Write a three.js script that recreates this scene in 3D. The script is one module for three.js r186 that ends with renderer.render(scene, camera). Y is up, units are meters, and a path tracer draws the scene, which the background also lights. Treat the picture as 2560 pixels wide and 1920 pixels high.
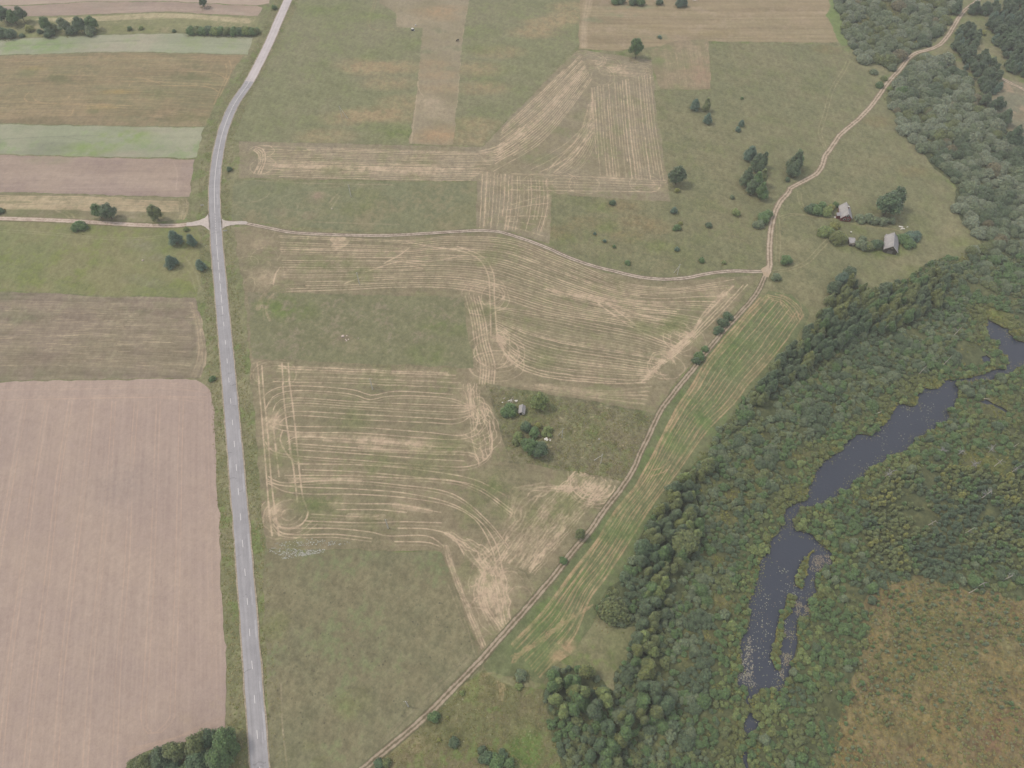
import * as THREE from 'three';
import { mergeGeometries } from 'three/addons/utils/BufferGeometryUtils.js';

// ---------------------------------------------------------------- camera, sky, sun, exposure
const scene = new THREE.Scene();
const camera = new THREE.PerspectiveCamera(56.9, 4 / 3, 1, 8000);
camera.position.set(0, 270, 0);                       // a drone 270 m above the road, looking north and down
camera.rotation.set(-55 * Math.PI / 180, 0, 0);
scene.add(camera);
const renderer = new THREE.WebGLRenderer({ antialias: true });
renderer.toneMapping = THREE.LinearToneMapping;
renderer.toneMappingExposure = 1.86;
renderer.shadowMap.enabled = true;
{ // even overcast: the zenith brighter than the horizon, the same all round
  const w = 64, h = 32, d = new Float32Array(w * h * 4);
  for (let j = 0; j < h; j++) {
    const s = Math.sin(((j + 0.5) / h - 0.5) * Math.PI), l = s > 0 ? 0.3 + 0.37 * s : 0.25;
    for (let i = 0; i < w; i++) d.set([l, l, l * 1.01, 1], (j * w + i) * 4);
  }
  const sky = new THREE.DataTexture(d, w, h, THREE.RGBAFormat, THREE.FloatType);
  sky.mapping = THREE.EquirectangularReflectionMapping; sky.magFilter = THREE.LinearFilter; sky.needsUpdate = true;
  scene.background = sky; scene.environment = sky;
}
const sun = new THREE.DirectionalLight(0xfff1de, 1.5);
sun.position.set(-300, 420, -330); sun.target.position.set(0, 0, -260);
sun.castShadow = true; sun.shadow.radius = 20; sun.shadow.mapSize.set(2048, 2048);
Object.assign(sun.shadow.camera, { left: -500, right: 500, top: 500, bottom: -500, near: 1, far: 1500 });
scene.add(sun, sun.target);

// ---------------------------------------------------------------- helpers
let seed = 7;
const rnd = () => { seed = (seed + 0x6D2B79F5) | 0; let t = Math.imul(seed ^ (seed >>> 15), 1 | seed); t = (t + Math.imul(t ^ (t >>> 7), 61 | t)) ^ t; return ((t ^ (t >>> 14)) >>> 0) / 4294967296; };
const rr = (a, b) => a + (b - a) * rnd(), pick = (a) => a[Math.floor(rnd() * a.length)];
const lerp = (a, b, t) => a + (b - a) * t, clamp = (v, a = 0, b = 1) => v < a ? a : v > b ? b : v;
const sm = (a, b, v) => { const t = clamp((v - a) / (b - a)); return t * t * (3 - 2 * t); };
// colours are read off as they look under this sky; a surface's base colour is that divided by how bright the sky makes white
const LIT = 1.75;
const toLin = (v) => v <= 0.04045 ? v / 12.92 : ((v + 0.055) / 1.055) ** 2.4, toS = (v) => v <= 0.0031308 ? v * 12.92 : 1.055 * v ** (1 / 2.4) - 0.055;
const hex = (h) => [1, 3, 5].map((i) => parseInt(h.slice(i, i + 2), 16));
const base = (h, k = 1) => { const [r, g, b] = hex(h).map((v) => toLin(v / 255) / LIT * k); return new THREE.Color().setRGB(r, g, b); };
const LUT = new Uint8ClampedArray(1024); for (let i = 0; i < 1024; i++) LUT[i] = Math.round(255 * toS(toLin(Math.min(1, i / 1023)) / LIT));
const matte = (h, o = {}) => new THREE.MeshStandardMaterial({ color: base(h), roughness: 0.95, side: THREE.DoubleSide, ...o });
const names = {};
const numbered = (n) => { const k = names[n] = (names[n] ?? -1) + 1; return k ? `${n}_${String(k).padStart(3, '0')}` : n; };
const shade = (o) => { o.traverse((c) => { if (c.isMesh) { c.castShadow = true; c.receiveShadow = true; } }); return o; };
function structure(name, geo, mat, extra) { const m = new THREE.Mesh(geo, mat); m.name = numbered(name); m.userData = { kind: 'structure', ...extra }; m.receiveShadow = true; scene.add(m); return m; }
function thing(name, label, category, group) { const g = new THREE.Group(); g.name = numbered(name); g.userData = { label, category, ...(group ? { group } : {}) }; scene.add(g); return g; }
function part(parent, name, geo, mat) { const m = new THREE.Mesh(geo, mat); m.name = name; m.castShadow = m.receiveShadow = true; parent.add(m); return m; }

// tileable fractal noise, read bilinearly; noise(x, z, size) has blobs about `size` metres wide
const NT = 512;
function noiseTable(oct, gain) {
  const t = new Float32Array(NT * NT); let amp = 1, sum = 0;
  for (let o = 0; o < oct; o++) {
    const n = 8 << o, lat = Float32Array.from({ length: n * n }, rnd), c = NT / n;
    for (let j = 0; j < NT; j++) for (let i = 0; i < NT; i++) {
      const x = i / c, y = j / c, xi = x | 0, yi = y | 0; let u = x - xi, v = y - yi; u = u * u * (3 - 2 * u); v = v * v * (3 - 2 * v);
      const a = lat[yi * n + xi], b = lat[yi * n + (xi + 1) % n], d = lat[((yi + 1) % n) * n + xi], e = lat[((yi + 1) % n) * n + (xi + 1) % n];
      t[j * NT + i] += amp * (a + (b - a) * u + (d - a) * v + (a - b - d + e) * u * v);
    }
    sum += amp; amp *= gain;
  }
  let mean = 0, va = 0; for (const v of t) mean += v; mean /= t.length; for (const v of t) va += (v - mean) ** 2; va = Math.sqrt(va / t.length);
  for (let i = 0; i < t.length; i++) t[i] = clamp(0.5 + (t[i] - mean) / va * 0.2);   // mean 0.5, spread 0.2
  return t;
}
const N1 = noiseTable(4, 0.55), N2 = noiseTable(5, 0.75), WHITE = Float32Array.from({ length: 1 << 18 }, rnd);
function rd(t, x, y) {
  const fx = Math.floor(x), fy = Math.floor(y), u = x - fx, v = y - fy, i = fx & 511, j = (fy & 511) << 9, i2 = (i + 1) & 511, j2 = ((fy + 1) & 511) << 9;
  const a = t[j + i], b = t[j + i2]; return a + (b - a) * u + (t[j2 + i] - a + (a - b - t[j2 + i] + t[j2 + i2]) * u) * v;
}
const noise = (x, z, size) => rd(N1, (x * 0.83 + z * 0.56) * 64 / size, (z * 0.83 - x * 0.56) * 64 / size);
const rough = (x, z, size) => rd(N2, (x * 0.92 - z * 0.39) * 64 / size + 77, (z * 0.92 + x * 0.39) * 64 / size + 31);

// outlines
const curve = (pts, n) => { const c = new THREE.CatmullRomCurve3(pts.map((p) => new THREE.Vector3(p[0], 0, p[1])), false, 'centripetal'); return c.getSpacedPoints(n ?? Math.max(8, Math.ceil(c.getLength() / 3))).map((v) => [v.x, v.z]); };
function ragged(poly, step = 2.5, amp = 0.5, size = 7) {
  const out = [];
  poly.forEach((p, i) => {
    const q = poly[(i + 1) % poly.length], L = Math.hypot(q[0] - p[0], q[1] - p[1]), n = Math.max(1, Math.round(L / step));
    for (let k = 0; k < n; k++) { const x = lerp(p[0], q[0], k / n), z = lerp(p[1], q[1], k / n); out.push([x + (rough(x, z, size) - 0.5) * 5 * amp, z + (rough(x + 91, z + 57, size) - 0.5) * 5 * amp]); }
  });
  return out;
}
const inside = (poly, x, z) => { let c = false; for (let i = 0, j = poly.length - 1; i < poly.length; j = i++) { const a = poly[i], b = poly[j]; if ((a[1] > z) !== (b[1] > z) && x < (b[0] - a[0]) * (z - a[1]) / (b[1] - a[1]) + a[0]) c = !c; } return c; };
const box = (polys) => { let x0 = 1e9, z0 = 1e9, x1 = -1e9, z1 = -1e9; for (const p of polys) for (const [x, z] of p) { x0 = Math.min(x0, x); x1 = Math.max(x1, x); z0 = Math.min(z0, z); z1 = Math.max(z1, z); } return [x0, z0, x1, z1]; };
function sheetGeo(outer, holes, y, [x0, z0, x1, z1]) {
  const v2 = (p) => p.map(([x, z]) => new THREE.Vector2(x, z)), o = v2(outer), h = (holes || []).map(v2);
  if (THREE.ShapeUtils.isClockWise(o)) o.reverse(); h.forEach((q) => { if (!THREE.ShapeUtils.isClockWise(q)) q.reverse(); });
  const f = THREE.ShapeUtils.triangulateShape(o, h), all = [o, ...h].flat(), g = new THREE.BufferGeometry();
  g.setAttribute('position', new THREE.Float32BufferAttribute(all.flatMap((p) => [p.x, y, p.y]), 3));
  g.setAttribute('normal', new THREE.Float32BufferAttribute(all.flatMap(() => [0, 1, 0]), 3));
  g.setAttribute('uv', new THREE.Float32BufferAttribute(all.flatMap((p) => [(p.x - x0) / (x1 - x0), (p.y - z0) / (z1 - z0)]), 2));
  g.setIndex(f.flatMap(([a, b, c]) => [a, c, b])); return g;
}
function ribbon(pts, w, y, vLen, ragAmp = 0) {       // a strip along a line; u across, v along
  const pos = [], uv = [], nor = [], idx = []; let s = 0;
  pts.forEach((p, i) => {
    const a = pts[Math.max(0, i - 1)], b = pts[Math.min(pts.length - 1, i + 1)], L = Math.hypot(b[0] - a[0], b[1] - a[1]) || 1, nx = -(b[1] - a[1]) / L, nz = (b[0] - a[0]) / L;
    if (i) s += Math.hypot(p[0] - pts[i - 1][0], p[1] - pts[i - 1][1]);
    for (const k of [-1, 1]) { const e = k * (w / 2 + (rough(p[0] * 3 + k * 40, p[1] * 3, 9) - 0.5) * ragAmp * 4); pos.push(p[0] + nx * e, y, p[1] + nz * e); uv.push(k < 0 ? 0 : 1, s / vLen); nor.push(0, 1, 0); }
    if (i) { const q = i * 2; idx.push(q - 2, q - 1, q, q, q - 1, q + 1); }
  });
  const g = new THREE.BufferGeometry();
  g.setAttribute('position', new THREE.Float32BufferAttribute(pos, 3)); g.setAttribute('normal', new THREE.Float32BufferAttribute(nor, 3)); g.setAttribute('uv', new THREE.Float32BufferAttribute(uv, 2)); g.setIndex(idx); return g;
}
function texture(data, w, h, wrap) {
  const t = new THREE.DataTexture(data, w, h, THREE.RGBAFormat, THREE.UnsignedByteType);
  t.colorSpace = THREE.SRGBColorSpace; t.magFilter = THREE.LinearFilter; t.minFilter = THREE.LinearMipmapLinearFilter; t.generateMipmaps = true;
  if (wrap) t.wrapS = t.wrapT = THREE.RepeatWrapping; t.needsUpdate = true; return t;
}
// What grows or lies on a field: two main colours in patches, a third in spots, streaks along the tillage, grain,
// and marks drawn by hand: red = first mark colour (straw), green = second (lush growth), blue = third.
function cover(bb, res, o) {
  const [x0, z0, x1, z1] = bb, w = Math.min(2048, Math.ceil((x1 - x0) / res)), h = Math.min(2048, Math.ceil((z1 - z0) / res)), sx = (x1 - x0) / w, sz = (z1 - z0) / h;
  let marks = null;
  if (o.draw) { const cv = document.createElement('canvas'); cv.width = w; cv.height = h; const c = cv.getContext('2d'); c.fillStyle = '#000'; c.fillRect(0, 0, w, h); c.setTransform(1 / sx, 0, 0, 1 / sz, -x0 / sx, -z0 / sz); c.globalCompositeOperation = 'lighter'; c.lineCap = c.lineJoin = 'round'; o.draw(c); marks = c.getImageData(0, 0, w, h).data; }
  const data = new Uint8Array(w * h * 4), A = hex(o.a), B = hex(o.b), C = o.c && hex(o.c), M = (o.marks || ['#b29e80', '#6e7c48', '#5a5345']).map(hex);
  const ca = Math.cos(o.angle || 0), sa = Math.sin(o.angle || 0), ps = o.patch || 22, grain = o.grain ?? 14, tuft = o.tuft ?? 10, streak = o.streak || 0, sw = o.streakWidth || 1.1, sl = o.streakLength || 34;
  for (let j = 0; j < h; j++) for (let i = 0; i < w; i++) {
    const x = x0 + (i + 0.5) * sx, z = z0 + (j + 0.5) * sz, k = (j * w + i) * 4, fine = rough(x, z, 2.6), mid = rough(x + 300, z, 9);
    let t = sm(0.28, 0.72, noise(x, z, ps) * 0.62 + mid * 0.38), r = lerp(A[0], B[0], t), g = lerp(A[1], B[1], t), b = lerp(A[2], B[2], t);
    if (C) { t = sm(o.cut ?? 0.58, (o.cut ?? 0.58) + 0.2, noise(x + 500, z - 200, o.spot || 12) * 0.6 + fine * 0.4) * (o.cAmt ?? 0.8); r += (C[0] - r) * t; g += (C[1] - g) * t; b += (C[2] - b) * t; }
    let d = (fine - 0.5) * tuft * 1.9 + (rough(x + 150, z + 60, 1.1) - 0.5) * tuft * 1.8;
    if (streak) { const al = x * ca + z * sa, ac = z * ca - x * sa; d += (rd(N2, al * 64 / sl, ac * 64 / (sw * 4)) - 0.5) * streak * 2.4; }
    const wn = WHITE[(i * 7919 + j * 104729 + ((i * j) & 1023)) & 262143] - 0.5; d += wn * grain;
    if (marks) {
      const br = 0.35 + 1.3 * rough(x + 40, z + 90, 3.2);
      for (let q = 0; q < 3; q++) { let m = marks[k + q] / 255; if (m > 0.004) { m = clamp(m * (q === 1 ? clamp(2.6 * mid - 0.6, 0, 1.5) : br)); const c = M[q]; r += (c[0] - r) * m; g += (c[1] - g) * m; b += (c[2] - b) * m; } }
    }
    data[k] = LUT[clamp((r + d) * 4, 0, 1023) | 0]; data[k + 1] = LUT[clamp((g + d) * 4, 0, 1023) | 0]; data[k + 2] = LUT[clamp((b + d * 0.85) * 4, 0, 1023) | 0]; data[k + 3] = 255;
  }
  return texture(data, w, h);
}
let level = 0;
function field(name, poly, o) {                       // one piece of land: its own outline, its own cover, a little above what lies under it
  const out = o.ragged === 0 ? poly : ragged(poly, 2.5, o.ragged ?? 0.35), bb = box([out]), y = o.y ?? (level += 0.005);
  return structure(name, sheetGeo(out, o.holes, y, bb), new THREE.MeshStandardMaterial({ map: cover(bb, o.res || 0.25, o), roughness: 1, side: THREE.DoubleSide }));
}
// drawing marks
const line = (c, pts, w, col, smooth = true) => { const p = smooth && pts.length > 2 ? curve(pts) : pts; c.lineWidth = w; c.strokeStyle = col; c.beginPath(); p.forEach(([x, z], i) => i ? c.lineTo(x, z) : c.moveTo(x, z)); c.stroke(); };
const straw = (v) => `rgb(${Math.round(v * 255)},0,0)`, lush = (v) => `rgb(0,${Math.round(v * 255)},0)`, third = (v) => `rgb(0,0,${Math.round(v * 255)})`;
function swaths(c, A, B, n, w, v, jit = 0.5) {        // a family of lines between two guide lines, some faint, some broken
  const m = 60, a = curve(A, m), b = curve(B, m); if (n > 5) n = Math.round(n * 1.5);
  for (let i = 0; i <= n; i++) {
    const t = n ? clamp((i + rr(-0.2, 0.2)) / n) : 0, f = v * rr(0.55, 1.15), ph = rr(0, 99);
    const p = a.map((q, k) => [lerp(q[0], b[k][0], t) + (noise(k * 2.1 + ph, i * 13, 9) - 0.5) * jit, lerp(q[1], b[k][1], t) + (noise(i * 7 + ph, k * 2.1, 9) - 0.5) * jit]);
    const s = rnd() < 0.2 ? Math.floor(rr(0, m * 0.3)) : 0, e = rnd() < 0.2 ? Math.floor(rr(m * 0.7, m)) : m;
    line(c, p.slice(s, e + 1), w * rr(0.6, 1.05), straw(clamp(f)), false);
    if (rnd() < 0.25) line(c, p.slice(s, e + 1), w * rr(2, 4), straw(clamp(f * 0.25)), false);
  }
}
function loop(c, x, z, rx, rz, w, v, a0 = 0, a1 = 6.3) { w *= 0.75; v *= 0.62; c.lineWidth = w; c.strokeStyle = straw(v); c.beginPath(); for (let i = 0; i <= 40; i++) { const a = lerp(a0, a1, i / 40), k = 1 + (noise(i * 2, x, 9) - 0.5) * 0.15; const px = x + Math.cos(a) * rx * k, pz = z + Math.sin(a) * rz * k; i ? c.lineTo(px, pz) : c.moveTo(px, pz); } c.stroke(); }
function blob(c, x, z, r, col, v, sq = 0.6, ang = 0) { v *= r < 2 ? 1 : col === 'b' ? 0.7 : 0.58; c.save(); c.translate(x, z); c.rotate(ang); c.scale(1, sq); const g = c.createRadialGradient(0, 0, 0, 0, 0, r), n = Math.round(v * 255), cc = col === 'r' ? `${n},0,0` : col === 'g' ? `0,${n},0` : `0,0,${n}`; g.addColorStop(0, `rgba(${cc},1)`); g.addColorStop(0.55, `rgba(${cc},0.75)`); g.addColorStop(1, `rgba(${cc},0)`); c.fillStyle = g; c.fillRect(-r, -r, 2 * r, 2 * r); c.restore(); }

// ---------------------------------------------------------------- land and water
const RIVER = ragged([[343,-230.4],[300.6,-225.3],[253.3,-213.7],[248.8,-214.7],[245.7,-215.8],[243.8,-219.4],[244.1,-223.1],[242.1,-223.8],[237.6,-226.8],[235.9,-229],[232.5,-220.9],[230.2,-216.5],[235.6,-214.4],[234.7,-208],[236.4,-205.2],[235.6,-201.7],[231.7,-197.7],[231,-197.5],[223.2,-195.8],[215,-193.1],[208.4,-191.8],[206.3,-190.6],[201.2,-190.4],[198.7,-187.1],[196.7,-186.3],[193.8,-185.7],[190.7,-187.3],[186.8,-185.5],[187.9,-183.9],[185.9,-181.9],[185.6,-179.5],[183.7,-176.7],[181.5,-176.5],[178.9,-177.7],[176.3,-178.9],[172.9,-175.1],[171.2,-172.8],[166.7,-166.7],[163.8,-165.5],[161.2,-163.3],[158.3,-161],[153.3,-161.5],[148.6,-159.2],[145.2,-156.2],[144.3,-152.7],[139.5,-151.6],[138.2,-150.4],[132.3,-147],[130.3,-143.1],[126.5,-137.6],[124.3,-134.4],[122.8,-130.1],[116.5,-128],[111.5,-124.9],[112.1,-121.2],[109.4,-117.2],[105.9,-114.2],[103.6,-109.8],[102.3,-108.3],[98.6,-104],[96.5,-98.3],[94.2,-93.3],[91.2,-87],[90.3,-82.6],[86.9,-76.1],[84.9,-71.9],[82.6,-64.5],[81.8,-60.2],[80,-57],[79.7,-55.5],[84.1,-56.6],[82.7,-49.4],[80.4,-43.8],[79.4,-40.1],[77.9,-34.4],[78,-31],[76.9,-22.8],[78.2,-22.8],[79.4,-31],[79.3,-34.4],[80.6,-39.4],[82.4,-42.7],[84.8,-43.4],[87.1,-44.9],[84.8,-45.6],[83.9,-48.2],[84.5,-51.2],[87.2,-53.5],[91.5,-56],[95.6,-55.7],[98.5,-57.8],[100.5,-60.9],[101.7,-64.5],[103.1,-67],[105.4,-71.5],[107.1,-75.3],[107.6,-77.4],[109.3,-80.8],[112.6,-81.9],[113.9,-85.2],[115.1,-88.3],[117.2,-91.5],[119.5,-97.4],[122.5,-100.2],[126.7,-102.5],[128.2,-106.4],[126.4,-108.3],[123.5,-111.7],[121.9,-112.7],[121.5,-114.7],[118.1,-116.2],[115.6,-117.7],[116.2,-122.3],[119.5,-126.4],[127.2,-126.4],[130.7,-129],[134,-130.6],[139.2,-133.8],[144.7,-137.6],[147.9,-140.3],[152.3,-143.7],[153.9,-145.9],[158.7,-147],[161.9,-149.3],[171.4,-153.9],[176.8,-157],[178.5,-159.2],[182.4,-161.4],[184.2,-164],[187.5,-164],[188.8,-165.1],[190.9,-166.7],[194.9,-167.8],[197.3,-173.6],[198.5,-175.1],[200.7,-175.9],[203.3,-179.5],[205.7,-184.3],[206.7,-187.9],[206.6,-189.6],[208,-190.7],[213.1,-190.8],[215.3,-190.2],[219.6,-191],[225.3,-191.8],[231.3,-194.1],[237.6,-197.1],[242.7,-200],[292,-207.8],[333.1,-212.7]], 2.2, 0.45, 5);
const POOL = ragged([[225,-205.2],[227.4,-205.9],[229,-203],[227,-201.3],[224.1,-201.7]], 1.5, 0.2, 4);
const DITCH = ragged([[213.8,-179.1],[217.3,-180.7],[219,-179.1],[222.6,-176.3],[224.4,-173.6],[223.8,-172.8],[221.5,-175.1],[217.9,-177.9],[215.1,-177.5]], 1.5, 0.2, 4);
const ISLES = [[[120.7,-107.8],[118.9,-105.9],[116.8,-103],[115.2,-98.3],[114,-97],[113,-94.7],[111.2,-92.6],[109.7,-94.2],[110.9,-97.4],[112.5,-99.7],[115.1,-103.5],[117.9,-105.9]], [[106.1,-90.1],[108.8,-90.1],[108.5,-87.9],[106.1,-83.9],[102.9,-79.5],[101.3,-76.1],[100.5,-72.8],[99.1,-70.3],[98,-67],[97.1,-62.9],[95.7,-62.1],[95,-64.5],[95.1,-67.4],[97.2,-71.1],[99.5,-77.8],[102.9,-83.5],[105.1,-87.4]]].map((p) => ragged(p, 1.6, 0.3, 4));
const FRAME = [-440, -640, 440, 40], rect = (a, b, c, d) => [[a, b], [c, b], [c, d], [a, d]];
{ // grassland to the horizon, the same sward tiled
  const t = cover([0, 0, 120, 120], 0.5, { a: '#7f8160', b: '#8a8467', c: '#6f7a4c', patch: 30, grain: 20, tuft: 12 }); t.wrapS = t.wrapT = THREE.RepeatWrapping;
  const gs = [rect(-4000, -4000, 4000, FRAME[1]), rect(-4000, FRAME[3], 4000, 4000), rect(-4000, FRAME[1], FRAME[0], FRAME[3]), rect(FRAME[2], FRAME[1], 4000, FRAME[3])].map((p) => sheetGeo(p, null, 0, [0, 0, 120, 120]));
  structure('ground', mergeGeometries(gs), new THREE.MeshStandardMaterial({ map: t, roughness: 1, side: THREE.DoubleSide }));
}
function bank(poly, y0, y1) { // the earth face between sward and water
  const n = poly.length, pos = [], idx = [];
  poly.forEach(([x, z], i) => { pos.push(x, y0, z, x, y1, z); const k = 2 * i, l = 2 * ((i + 1) % n); idx.push(k, k + 1, l, l, k + 1, l + 1); });
  const g = new THREE.BufferGeometry(); g.setAttribute('position', new THREE.Float32BufferAttribute(pos, 3)); g.setAttribute('uv', new THREE.Float32BufferAttribute(new Float32Array(pos.length / 3 * 2), 2)); g.setIndex(idx); g.computeVertexNormals(); return g;
}
const HOLES = [RIVER, POOL, DITCH];
structure('rough_grassland', sheetGeo(rect(...FRAME), HOLES, 0, FRAME), new THREE.MeshStandardMaterial({ roughness: 1, side: THREE.DoubleSide, map: cover(FRAME, 0.43, { a: '#7b7e58', b: '#8a8766', c: '#6d7c45', patch: 16, spot: 8, cut: 0.55, grain: 18, tuft: 14 }) }));
structure('river_bank', mergeGeometries([...HOLES, ...ISLES].map((p) => bank(p, 0.03, -0.9))), matte('#4c4632'));
const waterMat = new THREE.MeshPhysicalMaterial({ color: new THREE.Color().setRGB(0.027, 0.033, 0.05), roughness: 0.16, bumpMap: (() => { const d = new Uint8Array(256 * 256 * 4); for (let j = 0; j < 256; j++) for (let i = 0; i < 256; i++) d.fill(Math.round(255 * rd(N2, i * 2, j * 2)), (j * 256 + i) * 4, (j * 256 + i) * 4 + 4); const t = texture(d, 256, 256, true); t.colorSpace = THREE.NoColorSpace; return t; })(), bumpScale: 0.05, ior: 1.333, side: THREE.DoubleSide });
{ const b = box(HOLES); structure('river_water', sheetGeo(rect(b[0] - 2, b[1] - 2, b[2] + 2, b[3] + 2), null, -0.4, [0, 0, 8, 8]), waterMat); structure('river_bed', sheetGeo(rect(b[0] - 2, b[1] - 2, b[2] + 2, b[3] + 2), null, -1.6, [0, 0, 8, 8]), matte('#3a3628')); }

// --- fields west of the road
const SOIL = { marks: ['#c3b2a4', '#a09a80', '#8a7c72'] };
field('ploughed_field', [[-421.2,-586.9],[-190.7,-586.9],[-180.6,-535.3],[-190.2,-532.2],[-261.9,-539],[-318.7,-538],[-359.4,-533.6],[-397,-531.1]], { ...SOIL, res: 0.4, a: '#b3a294', b: '#bba99b', grain: 7, tuft: 4, streak: 4 });
field('ploughed_field', [[-396.5,-529.9],[-358.8,-532.2],[-318.3,-537],[-261.6,-538],[-189.9,-531.1],[-185.3,-528.6],[-185.5,-517.1],[-257.6,-523.9],[-302.3,-520],[-354.5,-516.7],[-387.5,-509]], { ...SOIL, res: 0.35, a: '#a6948a', b: '#ab998a', c: '#9f9284', patch: 40, grain: 8, tuft: 5, streak: 7, draw: (c) => swaths(c, [[-299.6,-522],[-258,-525.3],[-197.3,-520.7]], [[-301.7,-528.6],[-259.4,-530.2],[-198.3,-525.3]], 3, 2, 0.25) });
field('stubble_strip', [[-386.8,-507.4],[-353.8,-515.1],[-301.8,-518.4],[-257.2,-522.3],[-185.2,-515.5],[-180.8,-490.3],[-229.6,-494.9],[-265.7,-494.2],[-317.3,-491.1],[-377.1,-485]], { res: 0.3, a: '#8b8b64', b: '#85875f', c: '#989170', grain: 14, streak: 6, marks: ['#b5aa8a', '#74833f', '#6b6450'], draw: (c) => { swaths(c, [[-347.1,-513],[-301.3,-517.1],[-256.8,-521.1],[-191.6,-513.8]], [[-328.8,-509],[-287.7,-511.4],[-246.8,-515.5],[-190,-506.7]], 9, 1, 0.75); swaths(c, [[-289,-515.5],[-256.1,-518.7],[-191.1,-511.4]], [[-271.1,-512.2],[-238.1,-514.6],[-190.2,-507.4]], 4, 2, 0.5); for (const [x, z] of [[-290.6,-494.9],[-270.7,-497.3],[-310.2,-491.9],[-338.3,-490.3]]) blob(c, x, z, 22, 'g', 0.5, 0.5); } });
field('winter_crop_field', [[-376.7,-484.3],[-316.7,-489.6],[-265.3,-492.9],[-229.2,-493.4],[-183.6,-490],[-182.4,-466.9],[-255.1,-469.8],[-298.1,-469.2],[-368.1,-464.4]], { res: 0.3, a: '#9da48a', b: '#a9a993', c: '#96a27c', patch: 45, grain: 8, tuft: 5, streak: 5, streakWidth: 0.8, marks: ['#b4a798', '#86a065', '#868b74'], draw: (c) => { for (const [x, z, r] of [[-348.1,-473.8],[-329.1,-476.8],[-358.6,-479.8],[-313.5,-478.3]].map((p) => [...p, 28])) blob(c, x, z, r, 'g', 0.55, 0.4); for (const [x, z] of [[-260.4,-476.8],[-255.9,-488.8],[-292.2,-475.3]]) blob(c, x, z, 24, 'r', 0.35, 0.4); line(c, [[-365.1,-476.1],[-325.9,-479],[-286.6,-482.8],[-262.7,-484.3]], 2, third(0.4)); line(c, [[-241.3,-480.5],[-213,-481],[-188.2,-479]], 1.2, third(0.35)); } });
field('mown_field', [[-367.7,-463.4],[-297.7,-468],[-254.8,-468.7],[-184.5,-465.8],[-187.4,-453.8],[-188.2,-426.6],[-190.7,-408.7],[-191.6,-385.3],[-247.3,-385.5],[-269.4,-386.7],[-335.6,-389.3]], {
  res: 0.26, a: '#8d8262', b: '#7f7b5a', c: '#98866a', patch: 30, spot: 26, cut: 0.5, cAmt: 0.6, grain: 10, tuft: 8, streak: 9, streakWidth: 1.4, streakLength: 60, marks: ['#ab9673', '#6d7348', '#a5905a'], draw: (c) => {
    swaths(c, [[-362,-459.4],[-304.2,-463.7],[-253.7,-465.1],[-187.7,-462.2]], [[-333.4,-392.7],[-280.1,-396.3],[-236.1,-396.3],[-192.1,-390.3]], 26, 0.7, 0.55, 1);
    for (const p of [[[-315.5,-421.4],[-316.5,-416.3],[-312.2,-411.2],[-304.3,-409.9],[-277.3,-409.3],[-243.7,-406.8]], [[-311.7,-417.5],[-305.5,-411.2],[-276.8,-408],[-245.9,-404.3]], [[-312.2,-442.7],[-280.5,-440.6],[-248.9,-438.6],[-233.1,-431.9]], [[-194.8,-455.2],[-191.2,-442.7],[-191.4,-424],[-191.5,-408.7]], [[-193.4,-459.4],[-189.3,-448.2],[-189.4,-431.9],[-190.1,-406.1],[-191.3,-392.7]], [[-228,-446.8],[-200,-444.1],[-189.9,-437.3]], [[-230.8,-429.3],[-199.9,-427.9],[-190.8,-421.4]], [[-252.3,-428.6],[-252.4,-432.6],[-251,-434.2]], [[-280.7,-395.9],[-279.2,-398.1],[-279.9,-402.4]], [[-287.5,-415],[-287.7,-417.5]]]) line(c, p, 0.9, straw(0.7));
    for (const [x, z] of [[-254.7,-422.7],[-262.6,-421.4],[-263.4,-405.5],[-322.6,-449.6]]) blob(c, x, z, 14, 'b', 0.5, 0.25);
    for (const [x, z, r] of [...[[-264.6,-413.7]], ...[[-265.6,-401.2]], ...[[-294.7,-437.3]], ...[[-210.6,-440]], ...[[-231.6,-418.8]], ...[[-198.9,-393.9]], ...[[-318.1,-444.1]]].map((p, i) => [...p, i < 2 ? 9 : 20])) blob(c, x, z, r, 'g', 0.65, 0.4);
  } });
field('winter_crop_field', [[-335.2,-388.3],[-269,-385.7],[-247,-384.6],[-191.8,-384.3],[-189.5,-354.3],[-237.6,-355.4],[-293.8,-357],[-323,-360.1]], { res: 0.25, a: '#9aa186', b: '#a6a890', c: '#8fa075', patch: 40, grain: 8, tuft: 5, streak: 5, streakWidth: 0.8, marks: ['#b3a798', '#8a9e62', '#858a76'], draw: (c) => { for (const [x, z, r] of [...[[-241.1,-377.3]], ...[[-246,-370.4]], ...[[-232.5,-372.7]], ...[[-255.4,-362.5]], ...[[-263.7,-360.3]]].map((p) => [...p, 20])) blob(c, x, z, r, 'g', 0.75, 0.5); const [q] = [[-280.6,-362.5]]; blob(c, q[0], q[1], 17, 'b', 0.9, 0.6); for (const [x, z] of [[-224.3,-380.8],[-238.2,-357],[-221.1,-358.1]]) blob(c, x, z, 18, 'r', 0.45, 0.3); line(c, [[-320.8,-371.6],[-296.9,-373.8],[-279.5,-375],[-251.4,-376.1]], 1, third(0.5)); line(c, [[-276,-375],[-260.2,-370.4],[-255.9,-368.2]], 1, third(0.4)); } });
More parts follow.
